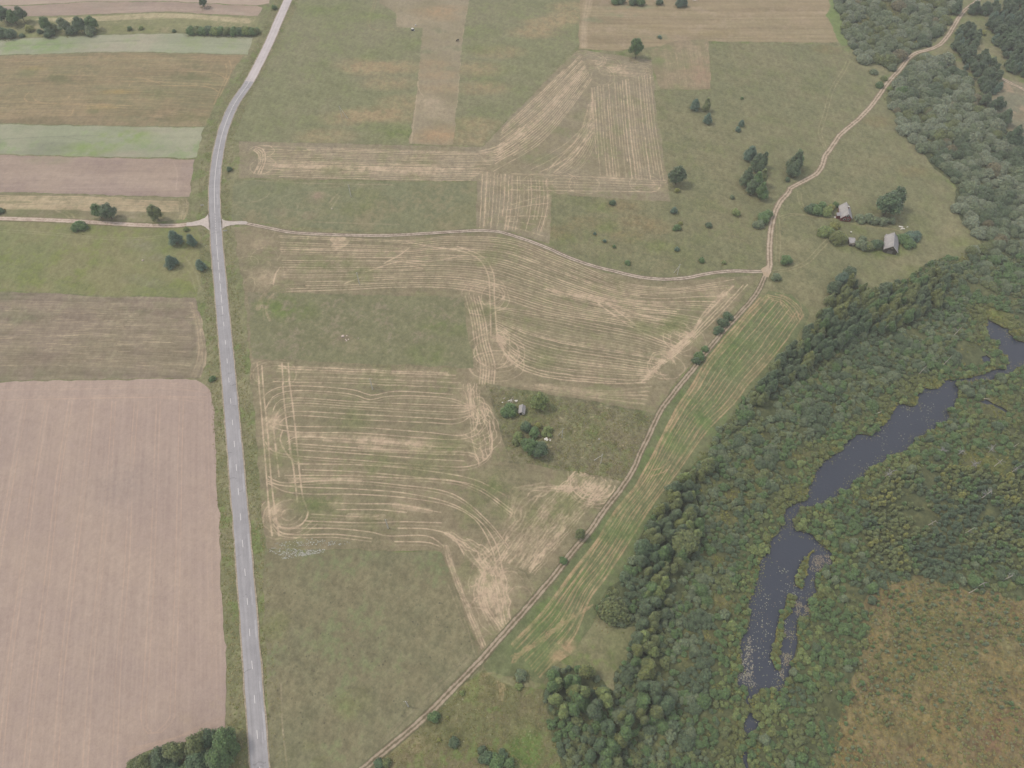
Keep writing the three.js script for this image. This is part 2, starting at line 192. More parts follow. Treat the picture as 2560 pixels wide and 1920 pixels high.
field('ploughed_field', [[-322.3,-358.7],[-293.4,-355.9],[-237.3,-354.4],[-189.8,-352.9],[-184.6,-323.6],[-184.2,-319.4],[-213,-319.8],[-253.6,-322.4],[-307.2,-323.6]], { ...SOIL, res: 0.25, a: '#a39188', b: '#ab998c', c: '#9a8b84', patch: 34, spot: 30, grain: 8, tuft: 6, streak: 7, streakWidth: 0.9, draw: (c) => { swaths(c, [[-300.6,-339.9],[-245.9,-338.8],[-191.3,-337.8]], [[-294.7,-325.5],[-241,-324.5],[-188.1,-325.5]], 9, 0.7, 0.2); const [q] = [[-276.7,-352.1]]; blob(c, q[0], q[1], 18, 'g', 0.8, 0.3); line(c, [[-201.6,-350.5],[-196.6,-339.9],[-193.4,-325.5]], 0.8, straw(0.4)); } });
field('stubble_strip', [[-306.8,-322.8],[-253.4,-321.8],[-212.8,-319.2],[-185,-318.6],[-181.1,-308.9],[-181.4,-300.4],[-200.1,-298.3],[-239.3,-300.4],[-298.5,-303.6]], { res: 0.22, a: '#8f886b', b: '#888462', c: '#98907a', grain: 12, tuft: 9, streak: 9, streakLength: 50, marks: ['#b9a98b', '#747b4f', '#6e6752'], draw: (c) => { swaths(c, [[-299.2,-320.6],[-246,-319.6],[-189.7,-316.6]], [[-294.3,-308.9],[-255.3,-308.9],[-186.8,-306]], 11, 0.9, 0.75); swaths(c, [[-295.9,-312.7],[-256.1,-311.3],[-229.2,-308.9]], [[-294.7,-309.8],[-261.8,-308.9],[-235.4,-307.9]], 3, 1.5, 0.6); swaths(c, [[-189.6,-317.6],[-186.6,-309.8],[-184.9,-301.3]], [[-184.7,-317.6],[-182,-309.8],[-182.1,-300.4]], 5, 0.7, 0.5); line(c, [[-256.2,-307.9],[-249.8,-304.6],[-246.2,-301.8]], 1, straw(0.6)); line(c, [[-250.8,-307.4],[-245.9,-304.6],[-243.8,-302.2]], 1, straw(0.5)); for (const [x, z] of [[-273.4,-305.5],[-253.8,-305.1],[-221,-303.6],[-207.7,-302.2]]) blob(c, x, z, 16, 'g', 0.7, 0.35); } });
field('green_meadow', [[-296.5,-299],[-245,-298.3],[-218.6,-296.2],[-187.5,-294.5],[-173.6,-295],[-168.3,-283.9],[-165.2,-266.5],[-160.2,-251.6],[-160.6,-243.7],[-207.7,-243.7],[-226.1,-245.6],[-274.4,-248]], { res: 0.22, a: '#7f8557', b: '#8a8860', c: '#76833f', patch: 26, spot: 10, cut: 0.56, cAmt: 0.55, grain: 13, tuft: 11, marks: ['#9d9a78', '#748245', '#8f897a'], draw: (c) => { for (const d of [0, 13]) line(c, [[-287.6,-293.1],[-254.7,-290.2],[-221.8,-286.4],[-206,-286.1],[-190.8,-287.9]].map(([x, z]) => [x, z + d * 0.12]), 0.7, straw(0.45)); line(c, [[-173.8,-271.6],[-164.3,-258.2],[-158.6,-245.2]], 0.9, straw(0.5)); line(c, [[-175.4,-268.2],[-168.3,-259.8],[-162.2,-247.6]], 0.8, straw(0.4)); for (const [x, z] of [[-202.9,-282.1],[-196.8,-278.6],[-190.5,-271.6],[-196.7,-255.7],[-185.5,-252.5]]) blob(c, x, z, 9, 'b', 0.45, 0.5); for (const [x, z] of [[-225.9,-292.9],[-217.6,-283],[-261.7,-260.7],[-220.7,-268.2],[-225.3,-250]]) blob(c, x, z, 14, 'g', 0.6, 0.5); } });
field('brown_stubble_field', [[-274,-247],[-225.8,-244.8],[-207.4,-242.9],[-161,-243],[-151.3,-220.9],[-145.2,-203.1],[-145.4,-192.6],[-201.3,-191.6],[-249.4,-190.3]], { res: 0.2, a: '#8d8070', b: '#877e68', c: '#979078', patch: 28, spot: 30, cAmt: 0.5, grain: 13, tuft: 9, streak: 11, streakWidth: 0.8, streakLength: 46, angle: 0.03, marks: ['#b0a088', '#757a58', '#6e6456'], draw: (c) => { swaths(c, [[-265.6,-241.3],[-212,-239],[-162.3,-239]], [[-248,-199.7],[-198.7,-199.7],[-151,-195.6]], 34, 0.4, 0.42, 0.8); for (let i = 0; i < 60; i++) { const [a] = [[-257.5,-235.9]], [b] = [[-160.3,-199.7]]; const x = rr(a[0], b[0]), z = rr(a[1], b[1]), l = rr(3, 12); line(c, [[x, z], [x + l, z + rr(-0.3, 0.6)]], 0.4, straw(rr(0.5, 1)), false); } swaths(c, [[-163.1,-239.8],[-155.3,-220.9],[-151.1,-206.6],[-151,-193.6]], [[-156.2,-235.9],[-148.4,-213.7],[-144.9,-199.7],[-145.5,-193.3]], 6, 0.7, 0.45); for (const [x, z] of [[-249.2,-229.8],[-258.5,-245.2],[-181.9,-235.9],[-228.9,-193],[-190.7,-192.3],[-157.8,-228.3]]) blob(c, x, z, 18, 'g', 0.55, 0.35); } });
{
  const rows = [[[-232.8,-179.4],[-218.8,-135.4],[-206.9,-97.4],[-182.4,-31]], [[-222.5,-179.4],[-211.5,-135.4],[-204.3,-107.3],[-193.5,-71.1],[-178.5,-31]], [[-212.4,-179.4],[-201.8,-135.4],[-191.6,-97.4],[-182.5,-62.9],[-172.6,-31]], [[-201.8,-179.4],[-192.5,-138.2],[-181.6,-97.4],[-172.8,-62.9],[-163.8,-31]], [[-191.8,-179.4],[-182.6,-143.7],[-171.7,-97.4],[-163.2,-62.9],[-153.9,-31]], [[-182,-179.4],[-173.1,-146.5],[-161,-97.4],[-152.7,-62.9],[-143.9,-31]], [[-171.7,-179.4],[-163.7,-146.5],[-150.8,-97.4],[-143.9,-67],[-134,-31]], [[-161.6,-179.4],[-153.2,-146.5],[-140.7,-97.4],[-132.5,-62.9],[-127.8,-44.1],[-125,-41.6],[-121.6,-42.3],[-118.8,-46.7]], [[-151.5,-181.3],[-143,-146.5],[-130.7,-97.4],[-121.8,-59],[-118.8,-46.7]], [[-140.4,-179.4],[-129.9,-140.9],[-118,-97.4],[-109.1,-67],[-106.2,-55.1]]];
  const a = rows[5][0], b = rows[5][4];
  field('bare_soil_field', [[-249.2,-189.8],[-201.2,-191.1],[-147.4,-192],[-141.1,-188.4],[-138.2,-183.8],[-127.3,-146.5],[-113.6,-97.4],[-113.6,-97.4],[-103.5,-62.9],[-99.1,-43.4],[-108.6,-40.1],[-123.4,-36.2],[-129.4,-33.7],[-131.2,-29.6],[-129.9,-19.5],[-179.3,-19.5]], { ...SOIL, marks: ['#c2ab9b', '#b9a78c', '#a99890'], res: 0.2, a: '#b29f95', b: '#b6a397', c: '#ab9890', patch: 40, spot: 22, cut: 0.55, cAmt: 0.6, grain: 12, tuft: 6, streak: 5, streakWidth: 0.35, streakLength: 60, angle: Math.atan2(b[1] - a[1], b[0] - a[0]), draw: (c) => {
    rows.forEach((p, i) => { for (const k of [-0.85, 0.85]) line(c, curve(p).map(([x, z]) => [x + k, z]), 0.42, straw(i === 9 ? 0.25 : rr(0.65, 0.95)), false); });
    for (let i = 0; i < 26; i++) { const p = pick(rows), d = rr(-12, 12); line(c, curve(p).map(([x, z]) => [x + d, z]), 0.3, rnd() < 0.5 ? third(rr(0.12, 0.3)) : straw(rr(0.08, 0.2)), false); }
    for (let i = 0; i < 7; i++) line(c, [[-237,-186.4],[-199.8,-187.1],[-162.4,-187.7],[-140.8,-185.1]].map(([x, z]) => [x, z + i * 1.4 - 2]), 0.5, rnd() < 0.6 ? straw(rr(0.2, 0.5)) : third(0.25));
    line(c, [[-234.2,-179.7],[-202.9,-181],[-171.3,-181.6],[-140.5,-181.9]], 0.6, straw(0.5));
    for (const [x, z] of [[-104.2,-53.5],[-105,-51.6],[-102.7,-53.9],[-104.9,-49.4],[-114.4,-46.7],[-125.8,-41.6]]) blob(c, x, z, 3.5, 'g', 0.55, 0.8);
    for (const [x, z] of [[-226.3,-173.1],[-222.7,-158],[-156.5,-140.9],[-172.9,-138.2],[-161.4,-132.7],[-151.4,-79.5],[-146.1,-57],[-108,-45.6]]) blob(c, x, z, 20, 'b', 0.4, 0.8);
    swaths(c, [[-130.5,-37.3],[-116.6,-40.1],[-99.8,-44.9]], [[-131.2,-34.4],[-120.1,-38.3],[-100.5,-48.2]], 6, 0.5, 0.25);
  } });
}
// --- fields east of the road
field('pasture', [[-160,-561.3],[52.9,-561.3],[46.7,-479.8],[-18.6,-365.4],[-164.6,-370.4],[-170.4,-371.3],[-170.9,-406.1],[-168.3,-437.3],[-164.6,-482.8],[-159.3,-526.9]], { res: 0.26, a: '#80835f', b: '#868566', c: '#7a8255', patch: 36, spot: 20, cAmt: 0.6, grain: 14, tuft: 13, streak: 3, marks: ['#a0906e', '#74824a', '#6b6c58'], draw: (c) => {
  for (const [x, z, r, v, q] of [...[[-94.7,-448.2]], ...[[-75.4,-451]], ...[[-81.3,-431.9]], ...[[-68.1,-411.2]], ...[[-89,-398.7]], ...[[-103.1,-393.9]], ...[[-70.5,-396.3]], ...[[-114.8,-375]], ...[[-24.4,-448.2]], ...[[-9,-469.5]], ...[[-19.9,-426.6]], ...[[-22.6,-386.7]], ...[[-25.7,-372.7]], ...[[-103.1,-453.8]], ...[[40.5,-515.5]], ...[[25.1,-507.4]], ...[[16.5,-494.9]], ...[[45.5,-530.2]]].map((p, i) => [...p, i === 8 ? 26 : 23, i > 13 ? 1.3 : 1.1, 0.45])) blob(c, x, z, r, 'r', v, q);
  for (const [x, z] of [[-129.7,-530.2],[-145.8,-523.6],[-110.7,-515.5],[-134.1,-502.7],[-96.7,-466.6],[-122.1,-476.8],[-69.9,-479.8],[-25.7,-494.9],[-21.1,-473.8],[-69.1,-380.8],[-75.7,-375],[-10.3,-448.2],[-90,-518.7]]) blob(c, x, z, 22, 'g', 0.6, 0.45);
  for (const d of [-0.8, 0.8]) line(c, [[-102.2,-545.5],[-102.7,-526.9],[-103.8,-510.6],[-102,-501.9],[-95.3,-497.7],[-83.8,-498.8]].map(([x, z]) => [x + d, z + d]), 0.6, 'rgb(110,0,0)');
} });
field('grazed_strip', [[-64.1,-501.1],[-63.2,-455.2],[-61.9,-408.7],[-62.9,-367.6],[-36.1,-366.5],[-35.1,-408.7],[-35.1,-462.2],[-33.8,-512.2],[-31.7,-550.7],[-100.2,-550.7],[-99.4,-535.3],[-85.2,-522],[-83.3,-501.9]], { res: 0.26, a: '#9c927a', b: '#968d72', c: '#8c8468', spot: 16, grain: 13, tuft: 10, marks: ['#ad9474', '#7b8262', '#b3a48c'], draw: (c) => { for (const [x, z] of [[-60.6,-523.6],[-48,-526.9],[-51.3,-441.3],[-46.6,-426.6],[-50.7,-375],[-43.5,-372.7],[-40.3,-380.8],[-57.5,-453.8],[-51.7,-515.5]]) blob(c, x, z, 20, 'r', 0.7, 0.4); for (const [x, z] of [[-50.6,-497.3],[-41.2,-473.8],[-44.8,-451],[-58.7,-470.9]]) blob(c, x, z, 12, 'g', 0.7, 0.4); for (const [x, z] of [[-74,-510.6],[-53,-408.7],[-45,-398.7],[-57,-413.7]]) blob(c, x, z, 18, 'b', 0.6, 0.5); line(c, [[-64.7,-498],[-63.4,-448.2],[-61.9,-408.7],[-61.6,-368.2]], 1, third(0.7)); line(c, [[-34.6,-499.6],[-35.1,-434.6],[-35.1,-368.2]], 0.8, third(0.6)); line(c, [[-63,-442.7],[-60.8,-424],[-57.2,-416.3]], 0.8, third(0.6)); } });
field('beige_stubble_field', [[53.3,-568.5],[248.1,-568.5],[230.3,-481.6],[137.9,-482.8],[101.5,-476.8],[71.9,-470.9],[46.4,-473.8]], { res: 0.28, a: '#9c8d70', b: '#968a6b', c: '#a2927a', grain: 9, tuft: 6, streak: 9, streakWidth: 0.8, streakLength: 60, angle: 0.02, marks: ['#b2a288', '#7d8a66', '#86794f'], draw: (c) => { swaths(c, [[59.7,-525.3],[127.5,-522],[230.5,-522]], [[57.2,-487.3],[122.4,-485.8],[221,-484.3]], 14, 0.8, 0.35); swaths(c, [[54,-543.8],[50.2,-507.4],[47.6,-475.3]], [[60.9,-543.8],[54.4,-507.4],[51.6,-475.3]], 4, 1.5, 0.6); for (const [x, z] of [[92.6,-530.2],[80.5,-518.7],[63.9,-512.2],[104.8,-488.8],[77.2,-530.2]]) blob(c, x, z, 16, 'g', 0.7, 0.3); for (const [x, z] of [[115.7,-496.5],[139.7,-491.9],[148.5,-494.9],[99.8,-502.7]]) blob(c, x, z, 18, 'b', 0.3, 0.3); loop(c, ...[[102.6,-463.7]][0], 13, 11, 0.9, 0.5, 3.6, 7.6); } });
field('narrow_stubble_field', [[95.5,-470.9],[114.1,-484.3],[137.8,-485],[132.5,-425.3],[113.8,-424.7],[97.2,-425.3],[95.1,-453.8]], { res: 0.25, a: '#8f8468', b: '#868361', c: '#9a8a72', grain: 10, tuft: 8, streak: 4, marks: ['#ab9a80', '#76854f', '#a08670'], draw: (c) => { swaths(c, [[102.8,-465.1],[102.3,-448.2],[101.2,-426.6]], [[136.2,-479.8],[134.4,-453.8],[132.2,-427.9]], 20, 0.7, 0.6, 0.4); for (const [x, z] of [[119.3,-449.6],[104.6,-473.8],[110.1,-425.3],[98.1,-459.4]]) blob(c, x, z, 10, 'g', 0.7, 0.7); for (const [x, z] of [[132.1,-453.8],[130.6,-434.6],[124.1,-442.7]]) blob(c, x, z, 14, 'b', 0.5, 0.9); loop(c, ...[[101,-463.7]][0], 13, 10, 1, 0.6, 4.2, 7.6); } });
const MOWN = { a: '#868064', b: '#90866c', c: '#7a7d56', patch: 20, spot: 13, cut: 0.57, cAmt: 0.55, grain: 18, tuft: 12, streak: 6, streakWidth: 0.5, streakLength: 40, angle: 0.03, marks: ['#c8b49b', '#6d7848', '#5f5a48'] };
field('mown_field', [[-166.8,-370.4],[-18.5,-364.6],[45.3,-472.7],[95.5,-458.8],[90,-314.8],[22.8,-321.9],[20,-281],[1,-289.9],[-11.7,-291.8],[-19.3,-291.8],[-20.5,-332.8],[-159.2,-335.7]], { ...MOWN, a: '#8f866b', b: '#938a73', streak: 0, res: 0.19, draw: (c) => {
  swaths(c, [[-151.4,-365.7],[-84.9,-362.5],[-21.8,-360.1],[-2.1,-361.4]], [[-148.5,-337.8],[-88.6,-335.2],[-24.4,-333.4]], 11, 0.8, 0.62, 0.6);
  swaths(c, [[-145.2,-348.3],[-89.9,-346.2],[-28.2,-344.1]], [[-141.3,-346.2],[-89.5,-343],[-28,-339.9]], 2, 2.2, 0.6, 1);
  swaths(c, [[-5.8,-383.1],[18.9,-421.4],[46.3,-466.6]], [[-10.9,-342],[17.7,-369.3],[53.1,-435.9]], 12, 0.7, 0.78, 0.5);
  swaths(c, [[6.8,-345.1],[31.7,-367],[51.2,-395.1]], [[20.4,-339.9],[34.5,-350.5],[50.1,-378.5]], 3, 0.7, 0.7, 0.5);
  swaths(c, [[52.5,-426.6],[51.2,-384.3],[50.2,-338.8]], [[92.3,-442.7],[89.4,-384.3],[88.3,-333.6]], 14, 0.65, 0.75, 0.5);
  swaths(c, [[-21.8,-360.3],[-10.7,-364.8],[0,-375],[7.3,-390.3]], [[-17.4,-350.5],[-7.7,-352.7],[0,-358.1],[14.3,-378.5]], 5, 0.7, 0.7);
  for (const [x, z, rx, rz] of [...[[50.7,-459.4]], ...[[55.4,-459.4]], ...[[65.3,-453.8]], ...[[86.7,-448.2]], ...[[84.2,-446.8]], ...[[59.5,-440]]].map((p, i) => [...p, [13, 9, 9, 14, 9, 9][i], [11, 8, 9, 10, 7, 12][i]])) { loop(c, x, z, rx, rz, 0.7, 0.7, rr(3, 5), rr(7, 9)); loop(c, x, z, rx - 2.4, rz - 2.2, 0.6, 0.6, rr(3, 5), rr(7, 9)); }
  for (const [x, z] of [[70.3,-448.2],[73.9,-445.4],[56.8,-456.6],[77.6,-442.7],[70.5,-451]]) blob(c, x, z, 9, 'r', 0.55, 0.5);
  swaths(c, [[0,-339.9],[40.6,-337.3],[89.6,-333.6]], [[-1.3,-325.5],[39.9,-324.5],[89,-323.6]], 5, 0.8, 0.6);
  for (const [x, z] of [[16.1,-332.6],[28.9,-331.6],[41.6,-330.6],[77.1,-330.6]]) { loop(c, x, z, rr(8, 11), rr(7, 9), 0.7, 0.7, rr(0, 3), rr(5, 8)); loop(c, x, z, 5.5, 4.5, 0.6, 0.55, rr(0, 3), rr(5, 8)); }
  swaths(c, [[-17.2,-342],[-17.7,-323.6],[-17.7,-308.9],[-17.9,-293.9]], [[20.2,-333.6],[20.4,-317.6],[18.7,-304.1],[15.8,-291.1]], 11, 0.65, 0.75, 0.6); swaths(c, [[52.5,-426.6],[46.9,-396.3],[39.8,-372.7],[20.4,-342]], [[53.6,-408.7],[51.8,-372.7],[41.1,-345.1],[32.5,-337.8]], 6, 0.6, 0.6); swaths(c, [[58.6,-448.2],[60.5,-442.7],[91.2,-440]], [[54.6,-459.4],[70.8,-453.8],[92.9,-448.2]], 3, 0.7, 0.5);
  swaths(c, [[-2.6,-311.8],[9.9,-317.6],[21.9,-321.6]], [[-3.8,-295.7],[6.3,-292],[17,-287.5]], 4, 0.7, 0.55);
  swaths(c, [[-155.5,-364.8],[-150.8,-362.5],[-147.4,-352.7],[-147.6,-339.9]], [[-156.2,-361.4],[-152.7,-358.1],[-150.7,-348.3],[-151.7,-339.9]], 3, 0.9, 0.8); loop(c, ...[[-151.4,-360.3]][0], 8, 6, 0.9, 0.8, 3.4, 7.2); loop(c, ...[[-147.7,-347.3]][0], 7, 8, 0.9, 0.7);
  for (const [x, z] of [[-17.1,-339.9],[-10.9,-333.6],[58.8,-335.7],[85.6,-328.5]]) blob(c, x, z, 10, 'r', 0.5, 0.6);
  for (const [x, z] of [[-62.9,-350.5],[-103.2,-343],[40.1,-378.5],[15.9,-353.7],[47.6,-396.3]]) blob(c, x, z, 15, 'g', 0.5, 0.5);
} });
field('grass_plot', [[-161.9,-333.6],[-20.4,-332],[-19.3,-293.2],[-52.1,-289.9],[-87.7,-291],[-116.2,-294.7],[-139.7,-297.3],[-155.3,-298.4]], { res: 0.22, a: '#7d8161', b: '#828260', c: '#8a8365', patch: 30, spot: 22, grain: 13, tuft: 11, marks: ['#a2967a', '#747f4e', '#a3907c'], draw: (c) => {
  for (let i = 0; i < 22; i++) { const [p] = [[-116.1,-317.9]], x = p[0] + rr(-42, 38), z = p[1] + rr(-20, 20); loop(c, x, z, rr(5, 16), rr(4, 12), rr(0.5, 1), rr(0.25, 0.5), rr(0, 6), rr(4, 9)); }
  for (const [x, z] of [[-112.8,-320.7],[-109.9,-320.7],[-111,-316.3],[-130.6,-306.5],[-113.1,-303.8]]) blob(c, x, z, 6, 'b', 0.55, 0.7);
  for (const p of [[[-103.4,-314.6],[-101.4,-319],[-99,-322.9]], [[-101.4,-310.8],[-99.6,-316.3],[-98.3,-320.7]], [[-149,-333.5],[-118.3,-331.2],[-69.1,-329.8]], [[-109.3,-298.5],[-87.5,-297.5],[-62.3,-296.4]]]) line(c, p, 0.9, straw(0.5));
  for (const [x, z] of [[-139.9,-325.8],[-129.5,-330.3],[-92.6,-308.1],[-80.6,-315.2],[-88.8,-321.8]]) blob(c, x, z, 15, 'g', 0.55, 0.5);
} });
field('mown_field', [[-153.2,-294.7],[-139.3,-295.4],[-115.8,-292.1],[-87.4,-288.5],[-51.9,-287.4],[-26.8,-289.2],[-11.7,-291],[1,-289.2],[19.9,-278.5],[42.4,-264.8],[61.1,-256.5],[80,-253.8],[109.2,-256.5],[129,-259.1],[115.9,-240.5],[97.9,-216.5],[73.7,-186.3],[63.1,-168.6],[52.7,-147.5],[43.5,-133.2],[26.8,-111.6],[7.8,-87.3],[-11.1,-64.4],[-27.9,-107.7],[-64,-108.3],[-98.3,-108.3],[-103.7,-125.8],[-116,-171.1],[-125.7,-205.1],[-137.2,-246.8],[-145.1,-269.8]], { ...MOWN, res: 0.17, draw: (c) => {
  const G1 = [[-126.8,-287.5],[-82.4,-285.2],[-57.2,-283.9],[-32.3,-287],[0,-284.4],[18.6,-275.1],[36.6,-264.8],[54,-254.9],[65.6,-250.8],[83.3,-249.6],[101.7,-253.3],[116.2,-256.9]], G2 = [[-115.6,-246.8],[-83.8,-248],[-54.3,-250],[-24.5,-248],[0,-239.8],[17.4,-232.8],[34.5,-229],[51.5,-225.3],[68.1,-220.2],[75,-216.5],[81.2,-212.2]], G3 = [[-10.7,-211.5],[-5.1,-206.6],[0,-199.7],[16.3,-193.6],[32.3,-189.1],[42.9,-186.4]];
  swaths(c, G1, G2, 16, 0.6, 0.78, 0.5);
  swaths(c, [[-7.7,-235.9],[0,-235.1],[17.3,-231.3],[40.1,-225.3],[62.3,-219.4],[81.6,-210.8]], [[-7.4,-214.4],[0,-201.1],[10.9,-194.3],[32.4,-190.3],[53.8,-189.1],[62,-189.6]], 14, 0.65, 0.7, 0.6);
  swaths(c, [[11.8,-246.8],[41,-239],[57.3,-226.1],[73.7,-219.4]], [[23.8,-250],[41.3,-243.7],[64.4,-239],[84.3,-235.1]], 4, 0.9, 0.6);
  for (const p of [[[42.2,-240.5],[51.9,-229.8],[59.3,-223.1],[73.1,-214.4],[82,-210.1]], [[45.8,-241.3],[54.9,-231.3],[61.2,-224.6]], [[-31.8,-277.7],[-19.2,-271.6],[-12.8,-259.8],[-11.3,-243.7],[-10.2,-215.1]], [[-29.4,-279.5],[-15.5,-271.6],[-9.8,-259.8],[-9,-243.7],[-7.1,-214.4]], [[-57.1,-283],[-44.4,-279.5],[-30.5,-276.8]], [[-67.9,-266.5],[-59.4,-273.4],[-54.9,-278.6]], [[-76.4,-260.7],[-58.9,-268.2],[-43.6,-268.2],[-25.4,-272.5]], [[-55.8,-267.4],[-45.9,-265.7]], [[-53.7,-264.8],[-46.9,-263.2]], [[-86.2,-252.5],[-81.7,-254.9],[-78.9,-256.5]]]) line(c, p, 0.75, straw(0.75));
  for (const p of [[-30, 900], [0, 0]]) swaths(c, [[121.8,-251.6],[100.5,-227.5],[77.5,-205.2],[59.2,-189.1]], [[111.3,-250],[94.8,-231.3],[88.6,-220.9],[71.9,-205.2]], 4, 0.7, 0.5);
  for (const [x, z] of [[81.3,-217.2],[84.5,-215.8],[85.4,-214.4],[72.8,-199],[74.2,-197],[71.4,-201.1]]) { loop(c, x, z, rr(5, 9), rr(5, 10), 0.7, 0.75, rr(0, 4), rr(5, 8)); loop(c, x, z, rr(3, 5), rr(3, 6), 0.6, 0.6, rr(0, 4), rr(5, 8)); }
  for (const [x, z] of [[79.5,-220.9],[103.1,-246.8],[107.3,-243.7],[74.9,-206.6],[86.4,-217.2],[65,-193]]) blob(c, x, z, 10, 'r', 0.5, 0.6);
  line(c, [[-95.6,-284.8],[-90.9,-283],[-94.3,-279.9]], 6, straw(0.5));
  // the tangle of turns at the inner corner
  for (let i = 0; i < 6; i++) { const d = i * 1.5; line(c, [[-23.7,-243.7],[-20.2,-228.3],[-18.1,-213.7],[-14.9,-199.7],[-15.2,-189.1]].map(([x, z]) => [x + d * 0.9, z]), 0.7, straw(rr(0.45, 0.9))); }
  for (const [x, z, a, b] of [...[[-13.1,-245.2]], ...[[-15.4,-243.7]], ...[[-9.5,-243.7]], ...[[-7.3,-207.3]], ...[[-7.9,-208]], ...[[-7.2,-199.7]], ...[[-9.1,-211.5]]].map((p, i) => [...p, [9, 14, 6, 11, 14, 13, 8][i], [7, 13, 8, 9, 12, 9, 14][i]])) { loop(c, x, z, a, b, 0.7, 0.75, rr(0, 5), rr(6, 11)); loop(c, x, z, a * 0.75, b * 0.78, 0.6, 0.55, rr(0, 5), rr(6, 10)); }
  for (const [x, z] of [[-17.8,-224.6],[-7.4,-214.4],[-2.9,-204.5],[-13.7,-195.6],[-4.6,-217.2],[-21.5,-249.2]]) blob(c, x, z, 9, 'r', 0.5, 0.8);
  // west headland of the upper part
  for (let i = 0; i < 16; i++) { const [p] = [[-130.9,-264]], x = p[0] + rr(-10, 16), z = p[1] + rr(-26, 22); loop(c, x, z, rr(3, 9), rr(4, 9), 0.6, rr(0.3, 0.7), rr(0, 6), rr(3, 8)); }
  for (const [x, z] of [[-135.7,-281.2],[-122.8,-259.8],[-132.5,-259.8],[-126.7,-254.9],[-128.1,-241.3]]) blob(c, x, z, 8, 'r', 0.5, 0.7);
  line(c, [[-121.8,-264],[-123.3,-259],[-123.1,-251.6]], 0.8, straw(0.7));
  // lower block
  const rows = [[[-114.3,-181.3],[-111.8,-185.1],[-105.4,-187.7],[-75.6,-186.1],[-71.2,-185.1],[-64.5,-182.7],[-55.1,-184.8],[-27.3,-183.2]], [[-111.7,-176.2],[-109.6,-181.9],[-103.8,-184.8],[-75.3,-183.5],[-69.7,-181.9],[-65.3,-180.2],[-56.5,-182.2],[-27.2,-180.6],[-19.1,-176.8]], [[-108.3,-175],[-107,-179.4],[-103.1,-181],[-69.4,-179],[-37.6,-177.5],[-16.4,-176.8]], [[-106.8,-170],[-104.8,-176.2],[-101,-178.1],[-69.1,-176.3],[-37.3,-174],[-21.6,-173.7],[-16.4,-176.2]], [[-106.4,-168.2],[-104.1,-172.5],[-100.2,-173.7],[-68.5,-172.2],[-37.1,-170.3],[-26.6,-169.7],[-17.9,-171.8]], [[-104.2,-167.6],[-101.2,-170.9],[-68.2,-169.4],[-36.9,-167.9],[-23.9,-167.6],[-17.4,-172.5]], [[-109,-168.2],[-101.4,-166.3],[-67.7,-165.4],[-36.6,-162.7],[-21.1,-161.5],[-16.1,-165.1],[-15.3,-173.1]], [[-108.1,-166.3],[-100.9,-163.6],[-67.3,-162.4],[-36.4,-159.7],[-23.6,-159.2],[-16,-161.5],[-12,-168.8],[-14.3,-176.2]], [[-98.9,-158],[-96.7,-160],[-66.9,-158.9],[-36.1,-155.6],[-20.9,-155.1]], [[-95.7,-157.1],[-66.4,-154.8],[-35.9,-153],[-15.7,-151.5],[-14.1,-146.5]], [[-97.7,-154.2],[-66,-151.9],[-35.7,-149.3],[-20.6,-148.4]], [[-108.5,-158],[-105.2,-153.9],[-96.2,-151.3],[-65.7,-148.7],[-35.5,-146.2],[-18,-145.9],[-10.6,-149.9],[-8.7,-154.5],[-9.4,-163.9]], [[-93.9,-147],[-65.4,-146.5],[-40.3,-144.2],[-15.3,-139.2],[-3,-132.2]], [[-89.9,-144.2],[-65,-143.1],[-35,-139.8],[-15.3,-136.5],[0,-125.4]], [[-96.9,-141.4],[-74.6,-141.4],[-44.9,-140.1],[-25.2,-139],[-12.7,-133.8],[0,-123.8]], [[-103.7,-140.9],[-98.7,-138.2],[-74.3,-139.2],[-49.5,-137.1],[-24.9,-132.7],[-10.1,-120.7],[-1.5,-109.8]], [[-103.7,-138.7],[-99.5,-137.1],[-93.5,-136.2],[-64,-134.9],[-44.3,-133],[-24.6,-128],[-12.4,-119.7],[-6.1,-109.8],[-3.3,-97.4]], [[-103,-137.6],[-94.4,-133.6],[-63.7,-132.5],[-44.1,-130.9],[-24.6,-126.9],[-14.8,-120.7],[-7.5,-107.3],[-5.5,-97.4]], [[-83.5,-129],[-63.1,-128.2],[-48.7,-128],[-29.2,-124.3]], [[-72.4,-125.6],[-53.2,-125.4],[-43.6,-124.3]], [[-82.6,-123.6],[-57.7,-122.3],[-54.9,-122.8]], [[-84.5,-120.5],[-57.4,-119.7],[-45.6,-120.2],[-29,-119.7]], [[-99,-122.3],[-94.9,-117.9],[-85.4,-117.4],[-71.2,-117.2],[-56.9,-115.6],[-50.6,-114.1],[-33.3,-113.8],[-27.5,-109.8]], [[-97.5,-119.2],[-93.5,-115.4],[-70.9,-114.7],[-56.6,-113]], [[-47.1,-111.6],[-33.1,-111.1],[-28.4,-109.3]], [[-46.3,-117.4],[-33.5,-116.9],[-23.9,-113.7],[-19,-105.9]]];
  for (const p of rows) { line(c, p, 0.5, straw(rr(0.7, 0.95))); if (rnd() < 0.5) line(c, p.map(([x, z]) => [x, z + rr(1.2, 1.5)]), 0.4, straw(rr(0.25, 0.6))); }
  for (const p of [[[-98,-161.5],[-67.1,-160],[-36.2,-156.8],[-20.9,-155.6]], [[-82.2,-158.9],[-56.6,-157.7],[-36.1,-155.3]], [[-66.4,-155.1],[-46.1,-153.6],[-25.8,-152.2]], [[-94,-139.2],[-64.5,-139.2]], [[-48.6,-127.5],[-34,-124.9]], [[-67.2,-122.8],[-52.9,-122.3]]]) line(c, p, 2.4, straw(0.4));
